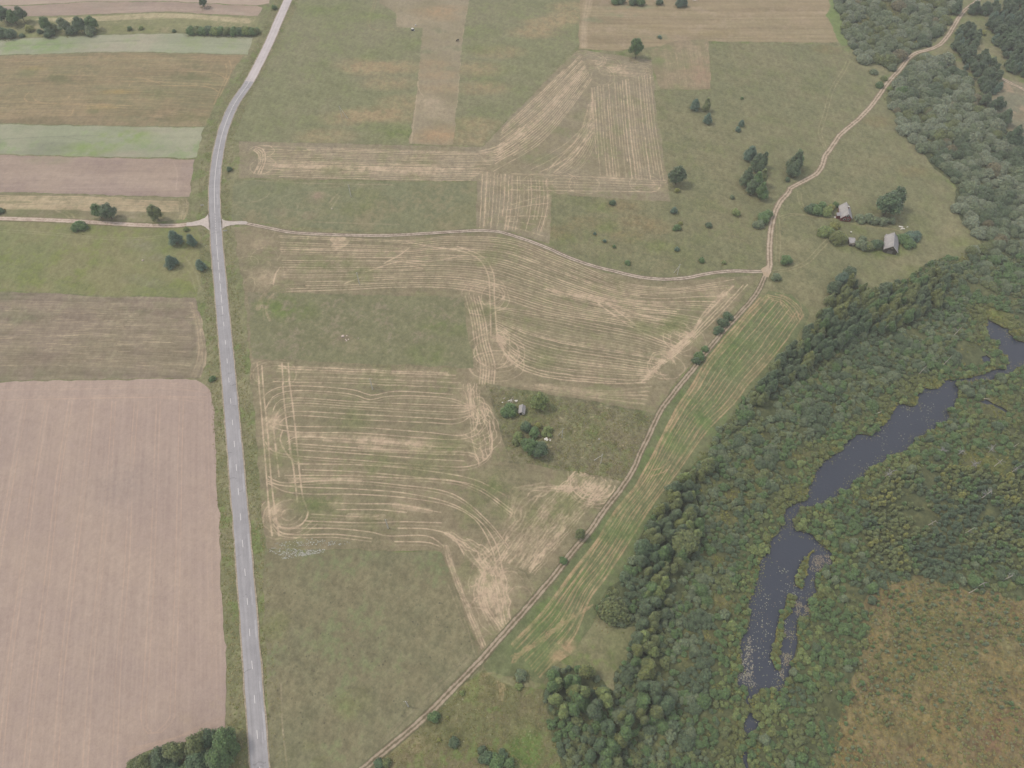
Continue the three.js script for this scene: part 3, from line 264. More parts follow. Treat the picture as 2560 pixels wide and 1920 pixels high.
  for (const p of [[[-116.1,-190.4],[-113.7,-181.3],[-108.7,-163.9],[-102.7,-140.9],[-97.1,-122.3],[-94.2,-114.2]], [[-118.5,-191.7],[-114.5,-177.5],[-110.8,-163.9],[-104.6,-140.9],[-100.3,-124.9],[-97,-114.2]], [[-106.7,-189.1],[-101.6,-170],[-94.3,-146.5],[-89.3,-129]], [[-103.7,-190.4],[-97.9,-170],[-91.8,-146.5],[-87,-130.1],[-84.2,-124.9],[-84.9,-120.2],[-88.7,-117.7],[-94.9,-118.2],[-99.1,-124.9]], [[-106.7,-166.9],[-103.4,-155.1],[-99.2,-140.9]], [[-102,-163.9],[-102.2,-159.2],[-99.8,-154.5],[-95.9,-149.9],[-91.4,-147]], [[-99.2,-162.7],[-96.1,-151],[-93.6,-145.3]], [[-118.5,-199.7],[-115.8,-189.1]], [[-109.2,-201.1],[-106.4,-189.1]], [[-106.2,-201.1],[-103.5,-189.1]], [[-121,-201.1],[-117.4,-189.1]]]) line(c, p, 0.7, straw(0.75));
  for (const r of [13, 10.5, 8, 5.5, 3]) loop(c, ...[[-91.9,-123.3]][0], r, r * 0.85, 0.7, 0.6, rr(-0.5, 0.5), rr(3.5, 5.5));
  for (const [x, z] of [[-108,-168.2],[-106.5,-168.8],[-103.1,-156.2],[-107.7,-161.5],[-97.3,-123.3],[-98.8,-125.9]]) blob(c, x, z, 6, 'r', 0.6, 1);
  for (const [x, z] of [[-113.9,-195.6],[-111.9,-193.6]]) for (const r of [11, 8]) loop(c, x, z, r, r * 0.75, 0.7, 0.5, rr(0, 3), rr(5, 8));
  swaths(c, [[-110.3,-199.7],[-71.7,-197.7],[-27.9,-195.6]], [[-111.2,-190.3],[-70.6,-189.1],[-22.1,-186.4]], 5, 0.8, 0.6);
  for (const [x, z] of [[-20.4,-185.1],[-21.9,-182.6],[-18,-177.5],[-16.4,-174.3],[-15.7,-152.2],[-19.6,-160.9],[-43.8,-126.9],[-72.9,-129],[-61.7,-158],[-41.3,-158]]) blob(c, x, z, 8, 'r', 0.45, 0.7);
  swaths(c, [[-22.7,-189.1],[-20.1,-176.2],[-17.4,-158],[-14,-145.3]], [[-14.6,-189.1],[-14.8,-176.2],[-9.9,-166.9],[-8.7,-154.5]], 5, 0.5, 0.6, 1.4); for (const [x, z, r] of [...[[-16.7,-168.2]], ...[[-15.5,-162.7]], ...[[-17.4,-174.3]]].map((p, i) => [...p, [11, 13, 8][i]])) for (const k of [1, 0.8, 0.6]) loop(c, x, z, r * k * 0.8, r * k, 0.7, 0.8, rr(-1.6, -1), rr(1.2, 2.4));
  // lower right: lines fanning towards the track
  swaths(c, [[42.1,-136.5],[26.5,-119.7],[9.1,-98.3]], [[27.8,-144.2],[9.5,-123.8],[-4.6,-104]], 11, 0.75, 0.55, 1.2);
  swaths(c, [[-12,-102.1],[0,-114.7],[12.1,-131.2],[29.3,-135.4]], [[-14.3,-104.9],[-2.9,-120.7],[0,-135.4],[24.5,-136.5]], 5, 0.8, 0.4, 2);
  for (const [x, z] of [[34.3,-138.2],[35.4,-139.8],[36.2,-136.5]]) for (const r of [12, 9.5, 7, 4.5]) loop(c, x, z, r, r * 0.9, 0.7, 0.6, rr(-1.5, -0.5), rr(2, 4.5));
  for (const [x, z] of [[34.4,-145.9],[30.8,-144.8],[40.2,-131.7],[31.7,-135.4]]) blob(c, x, z, 7, 'r', 0.6, 0.6);
  swaths(c, [[-27.8,-115.2],[-16.6,-104.9],[-11.4,-97.4],[-5.8,-79.5]], [[-24,-115.2],[-10.3,-108.3],[-3.3,-97.4],[0,-78.3]], 5, 0.7, 0.6, 1.2);
  swaths(c, [[-27.5,-109.8],[-23.2,-97.4],[-11.2,-69.9]], [[-25.6,-109.8],[-21.4,-97.4],[-9.9,-71.1]], 3, 0.7, 0.5);
  for (let i = 0; i < 14; i++) { const [p] = [[-9,-89.2]], x = p[0] + rr(-7, 14), z = p[1] + rr(-18, 14); loop(c, x, z, rr(5, 13), rr(7, 17), 0.6, rr(0.3, 0.65), rr(0, 6), rr(2, 7)); }
  for (const [x, z] of [[-7.3,-95.1],[-9.5,-92.8],[-5,-90.6]]) blob(c, x, z, 12, 'r', 0.35, 1.3);
  swaths(c, [[0,-110.7],[-5.1,-102.1],[-10,-94.7],[-9.4,-86.1],[-2.7,-76.6]], [[-1.5,-113.7],[-7,-105.9],[-12.7,-94.7],[-12,-86.1],[-7,-76.6]], 3, 0.7, 0.5);
  for (const [x, z] of [[-8,-139.8],[-6.4,-132.2],[-10.6,-123.8],[-79.3,-126.9],[-76.9,-130.1],[-60,-147],[-36.3,-144.2],[-28.4,-154.5],[-72.4,-170],[-102.6,-151],[-50.4,-120.7],[-89.1,-264.8],[-101.6,-267.4],[-13,-270.8],[-79.1,-258.2],[-18.1,-232.1],[3.4,-224.6],[68.4,-223.1],[16.6,-204.5],[50.7,-251.6],[85.7,-224.6],[17.8,-127.5],[14.2,-119.7]]) blob(c, x, z, 15, 'g', 0.65, 0.5);
  swaths(c, [[5.4,-187.7],[37.2,-181.3],[60.1,-177.5]], [[16.1,-189.1],[42.8,-185.1],[64.4,-187.7]], 4, 0.9, 0.5);
} });
field('grass_plot', [[-135.1,-246.1],[-25,-243.3],[-18.4,-198.3],[-123.9,-203.7]], { res: 0.2, a: '#7c7d5c', b: '#808160', c: '#88806a', patch: 26, spot: 24, grain: 13, tuft: 11, marks: ['#a3957a', '#6f7e46', '#7f7060'], draw: (c) => { for (const [x, z] of [[-117.8,-239.8],[-111.6,-237.4],[-120,-235.9],[-107.7,-232.1],[-36.2,-226.1],[-29.3,-224.6],[-39.5,-206.6]]) blob(c, x, z, 14, 'g', 0.7, 0.6); line(c, [[-121.8,-245.2],[-123.7,-239.8],[-122.9,-232.8],[-120.1,-227.5]], 1.2, straw(0.7)); line(c, [[-126,-245.2],[-127.6,-239],[-127.4,-235.1]], 2.5, straw(0.7)); line(c, [[-128,-243.7],[-125.3,-235.9],[-123.2,-228.3]], 0.8, straw(0.5)); blob(c, ...[[-81.3,-216.5]][0], 5, 'b', 0.7, 0.6); blob(c, ...[[-76.1,-210.8]][0], 9, 'r', 0.4, 0.6); blob(c, ...[[-82.9,-215.8]][0], 12, 'r', 0.25, 0.5); } });
field('overgrown_plot', [[-12.1,-190],[65.1,-172.8],[47.4,-137.5],[28.5,-143],[-1.6,-147.9]], { res: 0.18, a: '#767558', b: '#7d775c', c: '#6b7348', patch: 10, spot: 5, cut: 0.54, grain: 20, tuft: 19, marks: ['#a59a7c', '#6e7f45', '#57573f'], draw: (c) => { for (const [x, z] of [[32.7,-159.7],[30.9,-163.9],[11.5,-173.7],[4.1,-165.1],[8,-181.3]]) blob(c, x, z, 12, 'g', 0.6, 0.7); for (const [x, z] of [[25.1,-149.9],[1.5,-149.9],[18.2,-170],[10.3,-162.1]]) blob(c, x, z, 10, 'r', 0.3, 0.6); for (let i = 0; i < 60; i++) { const [a] = [[7.9,-177.5]], [b] = [[55.2,-149.9]]; blob(c, rr(a[0], b[0]), rr(a[1], b[1]), rr(0.4, 0.9), 'r', 1); } } });
field('lower_meadow', [[-99.1,-107.7],[-64,-107.9],[-27.9,-107.3],[-11.1,-63.6],[-24,-52.7],[-37.7,-40.8],[-49.3,-31],[-69.5,-12.4],[-76.9,-12.4],[-81.3,-31],[-91.2,-70.1]], { res: 0.18, a: '#7d7c5f', b: '#858063', c: '#77805a', patch: 34, spot: 26, grain: 13, tuft: 13, marks: ['#a1977c', '#75804a', '#565342'], draw: (c) => { for (let i = 0; i < 420; i++) { const [a] = [[-93.5,-98.4]], [b] = [[-12.3,-36.6]]; blob(c, rr(a[0], b[0]), rr(a[1], b[1]), rr(0.22, 0.42), 'b', rr(0.3, 0.8), 1); } for (const [x, z] of [[-70.3,-33],[-55.8,-51.6],[-88.3,-78.3]]) blob(c, x, z, 9, 'g', 0.6, 0.8); swaths(c, [[-25.8,-96.5],[-18.8,-79.5],[-14.5,-67]], [[-24,-96.5],[-17.5,-80.4],[-13.2,-67.4]], 1, 0.5, 0.5); swaths(c, [[-17.5,-67.8],[-33.3,-52],[-47.9,-36.6]], [[-14.1,-67],[-29.9,-50.9],[-44.7,-35.9]], 3, 0.9, 0.3); line(c, [[-82.9,-57.8],[-79.7,-43.8],[-75.8,-31]], 0.6, straw(0.6)); } });
field('east_meadow', [[92.8,-424],[130.1,-424],[137.5,-479.8],[229.9,-479.8],[229.2,-459.4],[241.7,-437.3],[239.3,-413.7],[244.4,-401.2],[248,-354.8],[254,-317.5],[256.1,-302.1],[256.8,-283.8],[247.7,-266.4],[218.7,-253.2],[205.4,-256.5],[186.2,-240.5],[169.6,-231.2],[148.5,-234.9],[140,-243.6],[131.4,-259.1],[94.5,-254.8],[70.5,-254.5],[47,-260.4],[20,-280.3],[22.8,-321.9],[90,-314.8]], { res: 0.22, a: '#7a7c5a', b: '#82805f', c: '#71774e', patch: 24, spot: 12, cut: 0.54, cAmt: 0.6, grain: 16, tuft: 14, marks: ['#9e9674', '#6c7d3e', '#8c7350'], draw: (c) => {
  for (const p of [[[136.9,-260.7],[146.5,-262.7],[155.5,-267.4],[163.7,-276],[172.3,-285.2]], [[148.8,-301.8],[155.9,-304.6],[164.2,-304.1],[174.5,-301.3],[181.3,-302.7]], [[164.9,-323.6],[163.5,-314.7],[164.9,-307],[170.2,-302.2]], [[232,-482.8],[232,-465.1],[224.3,-448.2],[210.9,-426.6],[197.9,-396.3],[190.5,-378.5],[190,-362.5]], [[148.2,-306],[144.4,-283.9],[140.4,-268.2]], [[186.3,-297.6],[198.3,-294.8],[211.5,-292]]]) for (const d of [-0.9, 0.9]) line(c, p.map(([x, z]) => [x + d, z + d * 0.6]), 0.65, straw(0.6));
  for (const [x, z] of [[182.6,-295.7],[194.3,-292],[181.6,-280.4],[198.8,-275.1],[209.2,-278.6],[192.6,-275.1],[220.2,-283.9],[244.3,-281.2],[235.9,-266.5],[208.1,-259.8],[47,-311.8],[49.8,-295.7],[25.2,-285.7],[80.9,-278.6]]) blob(c, x, z, 12, 'g', 0.6, 0.6);
  for (const [x, z] of [[239.7,-294.8],[239.7,-285.7],[238.2,-308.9],[155.1,-248.4],[189.9,-255.7],[205.4,-266.5],[150.7,-281.2],[191.8,-317.6]]) blob(c, x, z, 14, 'r', 0.4, 0.7);
  for (const [x, z] of [[38.4,-297.6],[62,-310.8],[67.4,-299.4],[79.7,-294.8],[24.1,-290.2],[63,-287.5],[235.9,-342],[229.8,-390.3],[217.9,-472.4]]) blob(c, x, z, 12, 'b', 0.4, 0.6);
} });
field('green_strip', [[128.8,-245.2],[131,-246.8],[131.2,-247.6],[142.5,-245.2],[147.8,-235.1],[148.4,-230.6],[139.6,-217.2],[129.1,-203.1],[122.6,-195.6],[112.8,-185.1],[100.7,-171.2],[90.3,-159.2],[84.3,-149.9],[76.3,-143.1],[69.8,-135.4],[62.6,-124.9],[57,-117.2],[51.2,-107.3],[44.8,-97.4],[39.8,-91.5],[33.5,-84.8],[30.5,-79.5],[23.9,-70.3],[16.9,-64.5],[10.4,-58.2],[4.2,-59],[-2.5,-60.9],[-8.9,-61.7],[-10.6,-64.1],[0,-77.4],[1.3,-78.3],[8.9,-87],[17.6,-96],[18.1,-97.4],[25.9,-107.3],[31.9,-114.7],[39.2,-124.9],[46.2,-133.8],[50.8,-140.9],[54.4,-147],[57,-152.7],[60.8,-159.7],[64.8,-167.6],[68.8,-175],[75.1,-183.2],[79.7,-189.1],[79.7,-189.1],[85.6,-196.3],[92.3,-204.5],[106.4,-221.6],[120.9,-238.2]], { res: 0.18, a: '#6d7750', b: '#757a56', c: '#647743', patch: 16, spot: 10, grain: 16, tuft: 12, marks: ['#b09a78', '#617a42', '#8c8466'], draw: (c) => {
  const A = [[128.1,-244.5],[108.1,-221.6],[93.9,-203.8],[84.5,-189.1],[74.5,-174.3],[65.9,-159.7],[59.4,-147.6],[53.4,-137.6],[43.6,-125.9],[33,-110.7],[23.6,-98.3],[13.7,-85.7],[0,-71.5]], B = [[146.3,-231.3],[121.3,-199.7],[110.9,-189.1],[100,-176.2],[87.5,-163.9],[78.6,-152.2],[68.3,-139.2],[57.5,-125.9],[46.4,-109.8],[38.5,-98.3],[30.2,-88.3],[24.2,-75.3],[17,-67],[10.4,-59.8]];
  const m = 90, a = curve(A, m), b = curve(B, m);
  for (const [t, v, w] of [[0, 0.95, 0.9], [0.06, 0.6, 0.6], [0.14, 0.85, 0.6], [0.25, 0.5, 0.4], [0.34, 0.75, 0.5], [0.42, 0.5, 0.4], [0.5, 0.75, 0.5], [0.59, 0.45, 0.4], [0.66, 0.8, 0.5], [0.75, 0.5, 0.4], [0.82, 0.75, 0.5], [0.91, 0.5, 0.4], [0.98, 0.8, 0.6]]) line(c, a.map((p, k) => [lerp(p[0], b[k][0], t) + (noise(k, t * 90, 8) - 0.5) * 1.4, lerp(p[1], b[k][1], t)]), w, straw(v), false);
  line(c, a.slice(0, 46).map((p, k) => [lerp(p[0], b[k][0], 0.08), lerp(p[1], b[k][1], 0.08)]), 3, straw(0.3), false);
  line(c, a.slice(14, 34).map((p, k) => [lerp(p[0], b[k + 14][0], 0.9), lerp(p[1], b[k + 14][1], 0.9)]), 3, straw(0.22), false);
  swaths(c, [[30.9,-86.1],[19.6,-78.7],[8.6,-71.1],[0,-65]], [[21,-81.7],[10.8,-73.6],[0,-67.4]], 5, 0.7, 0.6, 1.5);
  for (const [x, z] of [[19.2,-69.4],[17.8,-67.4],[20.5,-71.1],[16.1,-66.2]]) blob(c, x, z, 5, 'r', 0.8, 0.8);
  swaths(c, [[-10.9,-60.2],[-6.8,-60.9],[-4.6,-57],[-4.6,-52.4]], [[-9.7,-61.7],[-4.3,-60.2],[-2.6,-57],[-2.3,-52.4]], 3, 0.7, 0.8);
  swaths(c, [[130.9,-246],[139.2,-243.7],[144.7,-236.7],[145.4,-229.8]], [[130,-242.1],[136.4,-239],[139.4,-231.3],[140.1,-226.8]], 4, 0.8, 0.7); loop(c, ...[[140.9,-238.2]][0], 5, 8, 0.7, 0.7);
  line(c, [[59.5,-143.9],[63.6,-144.8],[68,-148.2]], 0.6, straw(0.7)); line(c, [[59.2,-140.9],[64.3,-142.8],[66.5,-144.2]], 0.6, straw(0.6));
  for (const [x, z] of [[83.9,-174.3],[88.3,-168.8],[73.8,-158],[52.6,-124.9],[42.4,-117.2],[112.3,-213.7],[101.4,-199.7],[14.4,-79.5],[8.5,-67.8],[32.4,-76.1]]) blob(c, x, z, 11, 'g', 0.75, 0.8);
} });
field('south_meadow', [[-10.6,-62.9],[-4.7,-59],[0,-57],[4.1,-57],[13.2,-55.1],[12.3,-51.2],[18.1,-42.7],[16.4,-31],[19.1,-21.2],[-50,-21.2],[-47.3,-31],[-44.5,-33.7],[-36.8,-40.1],[-28.1,-47.5],[-19.5,-56.2]], { res: 0.18, a: '#71734c', b: '#7c7657', c: '#66793e', patch: 12, spot: 7, cut: 0.54, grain: 17, tuft: 16, marks: ['#a0906c', '#647a3c', '#b0ae96'], draw: (c) => { swaths(c, [[-10.9,-60.2],[-6.8,-60.9],[-4.6,-57],[-4.6,-52.4]], [[-9.7,-61.7],[-4.3,-60.2],[-2.6,-57],[-2.3,-52.4]], 3, 0.7, 0.8); for (const [x, z] of [[-32.1,-36.6],[-38.1,-37.3],[-12.9,-55.1],[-19.3,-60.2]]) blob(c, x, z, 9, 'r', 0.4, 0.7); for (const [x, z] of [[7.9,-36.6],[4,-40.1],[2.4,-33],[11.8,-34.8]]) blob(c, x, z, 10, 'g', 0.7, 0.8); for (let i = 0; i < 70; i++) { const [a] = [[-29.4,-55.1]], [b] = [[11.7,-31.3]]; blob(c, rr(a[0], b[0]), rr(a[1], b[1]), rr(0.2, 0.35), 'b', 0.7, 1); } } });
const MARSH = [[247,-545.5],[336.8,-545.5],[315.5,-507.4],[301.9,-487.3],[289.2,-473.8],[278.1,-469.5],[268,-458],[279.8,-465.1],[294.2,-465.1],[297.7,-448.2],[303,-441.3],[301.7,-421.4],[302.2,-408.7],[306.1,-393.9],[306.7,-380.8],[318.1,-367],[423.8,-375.6],[283.5,-27.5],[17.7,-5.2],[15.6,-31],[15.1,-38.3],[12.9,-43.8],[10.7,-52],[14.2,-60.9],[23.5,-63.3],[35.9,-55.1],[37.6,-60.9],[42.4,-67],[43.8,-72.8],[46.9,-77.8],[40.3,-77.4],[33.6,-80.4],[32.3,-86.1],[37.2,-92.4],[42.1,-97.4],[48.8,-105.9],[56.3,-119.7],[65.3,-131.2],[74.4,-144.2],[85.8,-153.3],[90.2,-161.5],[99.1,-171.2],[111.2,-185.1],[121.7,-196.3],[137.5,-210.8],[152.7,-229],[158.1,-236.7],[169.7,-247.6],[176.6,-253.3],[183.4,-243.7],[191.7,-251.6],[200.7,-251.6],[215.5,-264],[223,-269.9],[235.9,-271.6],[235.9,-264.8],[244,-276.8],[252.1,-278.6],[252.3,-285.7],[250.9,-295.7],[247.9,-307],[254.5,-323.6],[257.6,-326.5],[251.5,-337.8],[247.7,-350.5],[248.6,-363.7],[241.6,-375],[243.6,-392.7],[240.9,-415],[250,-422.7],[254.5,-437.3],[266.7,-453.8],[259.9,-452.4],[252.5,-453.8],[237.6,-456.6],[237.2,-466.6],[236.8,-476.8],[236,-491.9],[238.6,-507.4],[239.5,-523.6]];
const WIDE = ragged(MARSH, 3, 0.8);
{
  const b = box([WIDE]), y = level += 0.005;
  const t = cover(b, 0.3, { a: '#525b3b', b: '#5c623f', c: '#6a6b42', patch: 15, spot: 9, grain: 17, tuft: 17, marks: ['#7d7248', '#6c7638', '#3d3a2a'], draw: (c) => { for (const [x, z] of [[110.1,-160.9],[103.2,-146.5],[92.2,-132.7],[89,-122.3],[96.6,-130.1],[80.4,-104.9],[73.3,-74.4],[77.7,-88.3],[81.7,-86.1],[69.9,-67],[145,-175],[123.3,-149.3],[196,-149.3],[216.4,-176.2],[238.8,-234.4],[242.8,-229.8],[256.1,-507.4],[278.8,-518.7],[277,-535.3]]) blob(c, x, z, 9, 'r', 0.4, 0.7); for (const [x, z] of [[166.6,-168.2],[196.9,-188.4],[183,-178.7],[208.9,-146.5],[198.7,-149.9],[141.4,-155.1],[241.1,-232.8],[243.3,-228.3],[82.8,-149.9]]) blob(c, x, z, 9, 'g', 0.9, 0.7); } });
  structure('marsh', sheetGeo(WIDE, HOLES, y, b), new THREE.MeshStandardMaterial({ map: t, roughness: 1, side: THREE.DoubleSide }));
}
const BOG = [[136.5,-85.7],[141.5,-90.6],[144.5,-94.7],[158.6,-96.5],[175.1,-92.4],[196,-87.4],[248.4,-88],[233.4,-10.6],[101.2,-5.2],[105.5,-29.6],[109.6,-36.6],[113.6,-45.6],[119.7,-53.2],[124.9,-62.9],[130.1,-71.1]];
field('peat_bog', BOG, { ragged: 1.2, res: 0.16, a: '#7a6e4c', b: '#736e49', c: '#85754e', patch: 13, spot: 5, cut: 0.5, cAmt: 0.6, grain: 28, tuft: 24, marks: ['#735840', '#66673a', '#8d7c4a'], draw: (c) => { for (const [x, z] of [[164,-40.1],[169.4,-43.8],[169.2,-38.3],[161.5,-35.9],[174.2,-45.6],[168.1,-45.6]]) blob(c, x, z, 8, 'r', 0.55, 0.7); for (const p of [[[161.7,-39.4],[167.4,-43.8],[172.9,-47.5],[175.7,-49.4]], [[161.5,-35.9],[168,-40.1],[173,-43.8]], [[134.9,-36.6],[149.3,-43.8],[158,-45.6]]]) line(c, p, 0.7, straw(0.7)); for (const [x, z] of [[144,-65],[153.8,-75.3],[157.4,-67],[148.4,-53.2],[133.8,-45.6],[169,-81.7],[152.2,-83.9]]) blob(c, x, z, 12, 'g', 0.7, 0.7); for (const [x, z] of [[111.9,-31.7],[143.9,-45.6],[160.7,-47.5],[115.6,-38.3],[148.3,-40.9]]) blob(c, x, z, 8, 'b', 0.6, 0.7); } });
field('lush_strip', [[238.7,-547.2],[247.4,-547.2],[239.5,-523.6],[238.6,-507.4],[236,-491.9],[234.8,-478.3],[230.4,-476.8],[229.1,-487.3],[230.2,-507.4],[229.3,-517.1],[236.1,-530.2]], { res: 0.3, a: '#7c8f58', b: '#76874f', c: '#6a8040', grain: 13, tuft: 12 });
field('sandy_clearing', [[315.4,-421.4],[327.9,-435.9],[338.8,-431.9],[343.3,-421.4],[318.5,-368.2],[312.8,-369.3],[308.6,-382],[307.7,-396.3],[305.9,-408.7]], { res: 0.3, a: '#8a8068', b: '#80806a', c: '#a28e78', grain: 14, tuft: 12, spot: 9 });
ISLES.forEach((p) => field('reed_islet', p, { ragged: 0, y: 0.03, res: 0.2, a: '#6b7038', b: '#7a7540', grain: 18, tuft: 18 }));

// --- road
const roadPts = [[-67.1,28.4],[-75.9,-0.1],[-85,-31],[-104.2,-97.4],[-131.5,-189.1],[-149.7,-249.3],[-160.2,-284.4],[-170.8,-323.6],[-174.1,-339.9],[-177.3,-361.5],[-179.2,-384.4],[-178.5,-408.8],[-174.3,-432.5],[-170.4,-479.7],[-169.4,-507.4],[-167.9,-540.4],[-165.4,-596.6],[-161.4,-675.5]];
const ROAD = curve(roadPts, 420), RL = level + 0.03;
const splitAt = ROAD.findIndex(([, z]) => z < [[-174.3,-432.5]][0][1]);
function strip(w, h, f) { const d = new Uint8Array(w * h * 4); for (let j = 0; j < h; j++) for (let i = 0; i < w; i++) { const [r, g, b] = f((i + 0.5) / w, j, i), k = (j * w + i) * 4; d[k] = LUT[clamp(r * 4, 0, 1023) | 0]; d[k + 1] = LUT[clamp(g * 4, 0, 1023) | 0]; d[k + 2] = LUT[clamp(b * 4, 0, 1023) | 0]; d[k + 3] = 255; } return texture(d, w, h, true); }
const asphalt = (r, g, b, worn) => { const cracks = Array.from({ length: 26 }, () => [rr(0, 2048), rr(0, 1), rr(0.2, 1)]), pat = Array.from({ length: 22 }, () => [rr(0, 2048), rnd() < 0.6 ? rr(0.78, 0.98) : rr(0.02, 0.15), rr(4, 26), rr(0.02, 0.09)]); return strip(40, 2048, (u, j, i) => { let d = (rough(u * 6, j * 0.2, 5) - 0.5) * 16 + (rough(u * 40, j * 0.012, 4) - 0.5) * 18 + (WHITE[(i * 911 + j * 3571) & 262143] - 0.5) * 9; for (const [y, x, l] of cracks) if (Math.abs(j - y - (rough(u * 30, y, 7) - 0.5) * 5) < 0.7 && Math.abs(u - x) < l / 2) d -= 26; for (const [y, x, l, w] of pat) if (Math.abs(j - y) < l * (0.7 + 0.6 * rough(u * 20, j, 6)) && Math.abs(u - x) < w) d += 14 * worn; return [r + d, g + d, b + d]; }); };
const shoulderTex = strip(32, 1024, (u, j, i) => { const d = (rough(u * 8, j * 0.4, 4) - 0.5) * 46 + (WHITE[(i * 911 + j * 3571) & 262143] - 0.5) * 18; return [168 + d, 156 + d, 138 + d]; });
structure('road_shoulder', ribbon(ROAD, 7.1, RL - 0.012, 60, 0.16), new THREE.MeshStandardMaterial({ map: shoulderTex, roughness: 1, side: THREE.DoubleSide }));
const road = structure('asphalt_road', ribbon(ROAD.slice(0, splitAt + 1), 6.05, RL, 420, 0.05), new THREE.MeshStandardMaterial({ map: asphalt(166, 165, 171, 1), roughness: 0.9, side: THREE.DoubleSide }));
structure('old_asphalt_road', ribbon(ROAD.slice(splitAt), 5.9, RL, 420, 0.05), new THREE.MeshStandardMaterial({ map: asphalt(203, 196, 200, 0.3), roughness: 0.9, side: THREE.DoubleSide }));
{ // painted centre line: each dash a piece of its own
  const S = [0]; ROAD.forEach((p, i) => i && S.push(S[i - 1] + Math.hypot(p[0] - ROAD[i - 1][0], p[1] - ROAD[i - 1][1])));
  const atZ = (z) => S[ROAD.findIndex((p) => p[1] < z)], pt = (s) => { let i = S.findIndex((v) => v > s); i = Math.max(1, i); const t = (s - S[i - 1]) / (S[i] - S[i - 1]); return [lerp(ROAD[i - 1][0], ROAD[i][0], t), lerp(ROAD[i - 1][1], ROAD[i][1], t)]; };
  const [s0, s1, s2, s3, s4, s5, s6] = [[-85,-31],[-143.6,-230.4],[-155.5,-267.8],[-161.8,-289.7],[-165.4,-303.1],[-166.3,-304.7],[-174.8,-433.9]].map((p) => atZ(p[1])), end = S[S.length - 1] - 3;
  const white = matte('#eae8ec', { roughness: 0.8 }), faded = matte('#d9d6da', { roughness: 0.85 });
  const dash = (a, l, m = white) => { const n = Math.max(1, Math.ceil(l / 3)); const d = new THREE.Mesh(ribbon(Array.from({ length: n + 1 }, (_, k) => pt(a + l * k / n)), 0.2, RL + 0.008, 10), m); d.name = 'centre_line_dash'; d.receiveShadow = true; road.add(d); };
  for (let s = s0 - 40; s < s1 - 3; s += 12) dash(s + rr(-0.3, 0.3), rr(2.7, 3.3));
  for (let s = s1; s < s2 - 5; s += 8) dash(s, 5.8);
  for (let s = s2; s < s3 - 7; s += 12) dash(s, 10.6);
  for (let s = s3; s < s4; s += 2.1) dash(s, 1.05);
  for (let s = s5; s < s6 - 9; s += 30) dash(s, Math.min(30.02, s6 - s));
  for (let s = s6 + 4; s < end - 6; s += 9) dash(s, 4, faded);
}
// --- dirt tracks: two pale wheel ruts and a browner crown between
const rut = (cr, mid, side, gap, wid) => strip(48, 2048, (u, j, i) => { const wob = (rough(j * 0.12, 3, 20) - 0.5) * 0.1, n = rough(u * 4, j * 0.22, 2), m = Math.max(1 - Math.abs(u - 0.5 - gap + wob) / wid, 1 - Math.abs(u - 0.5 + gap + wob) / wid), t = sm(0.05, 0.45, m + (n - 0.5) * 0.7), s = sm(0.3, 0.46, Math.abs(u - 0.5) + (n - 0.5) * 0.22), d = (n - 0.5) * 26 + (WHITE[(i * 911 + j * 3571) & 262143] - 0.5) * 12; return [0, 1, 2].map((q) => lerp(lerp(mid[q], side[q], s), cr[q], t) + d); });
const trackMat = (cr, mid, side, gap = 0.21, wid = 0.16) => new THREE.MeshStandardMaterial({ map: rut(cr, mid, side, gap, wid), roughness: 1, side: THREE.DoubleSide });
const TL = RL - 0.024;
const T1 = [[-161.2,-298.2],[-150.5,-297.9],[-141.2,-295.7],[-131.1,-292.9],[-121,-290.2],[-101.8,-288.7],[-76.4,-287.7],[-57.6,-288.4],[-45,-289.5],[-32.4,-290.7],[-16.6,-291.6],[-7.1,-290.7],[0,-287.9],[9.4,-283.5],[19.9,-277.7],[30.7,-270.8],[42.6,-264.8],[54.5,-260.7],[66.2,-256.9],[78,-255.3],[90.2,-256.1],[102.7,-259.4],[115.1,-261.1],[127.1,-260.8],[132.6,-261]];
const T2 = [[133.6,-260.7],[135.5,-264.8],[136.8,-271.6],[139.5,-283],[142.9,-294.8],[147.2,-306],[151.6,-314.7],[158.9,-323.6],[159.3,-325.5],[169,-332.6],[178.8,-339.9],[184.1,-347.3],[188,-355.9],[191.9,-361.4],[202.1,-376.1],[216,-390.3],[228.9,-404.9],[239,-418.8],[249.4,-433.2],[260.6,-446.8],[272.5,-462.2],[280.2,-468.7],[287.6,-471.6],[298.7,-478.3],[310,-491.9],[320.5,-507.4],[333.7,-525.3],[349.7,-540.4],[369.1,-561.3]];
const T3 = [[133.2,-260.7],[126.3,-247.6],[119.9,-239],[112.5,-230.6],[105.3,-222.4],[98.2,-213.7],[91.3,-205.2],[84.5,-196.3],[78.6,-189.1],[74.1,-183.2],[67.7,-175],[63.7,-167.6],[59.8,-159.7],[56,-152.7],[53.4,-147],[49.8,-140.9],[45.3,-134.4],[38.3,-125.4],[31,-115.2],[25,-108.3],[17.2,-98.3],[8.9,-88.8],[0,-78.7],[-11.9,-65.4],[-21.2,-56.2],[-29.7,-47.5],[-38.4,-40.1],[-46.1,-34.1],[-49.6,-31],[-58.1,-24.5],[-68.2,-16.3]];
const T4 = [[-304.3,-302],[-284.6,-301.3],[-245.4,-299.4],[-218.9,-297.1],[-187.8,-295.4],[-174.2,-297.1],[-166.2,-298.3]];
structure('dirt_track', ribbon(curve(T1), 2.8, TL, 330, 0.05), trackMat([198, 184, 172], [134, 120, 104], [124, 120, 94], 0.21, 0.14));
structure('dirt_track', ribbon(curve(T2), 3.9, TL + 0.004, 330, 0.07), trackMat([190, 174, 156], [144, 129, 108], [124, 119, 90], 0.2, 0.16));
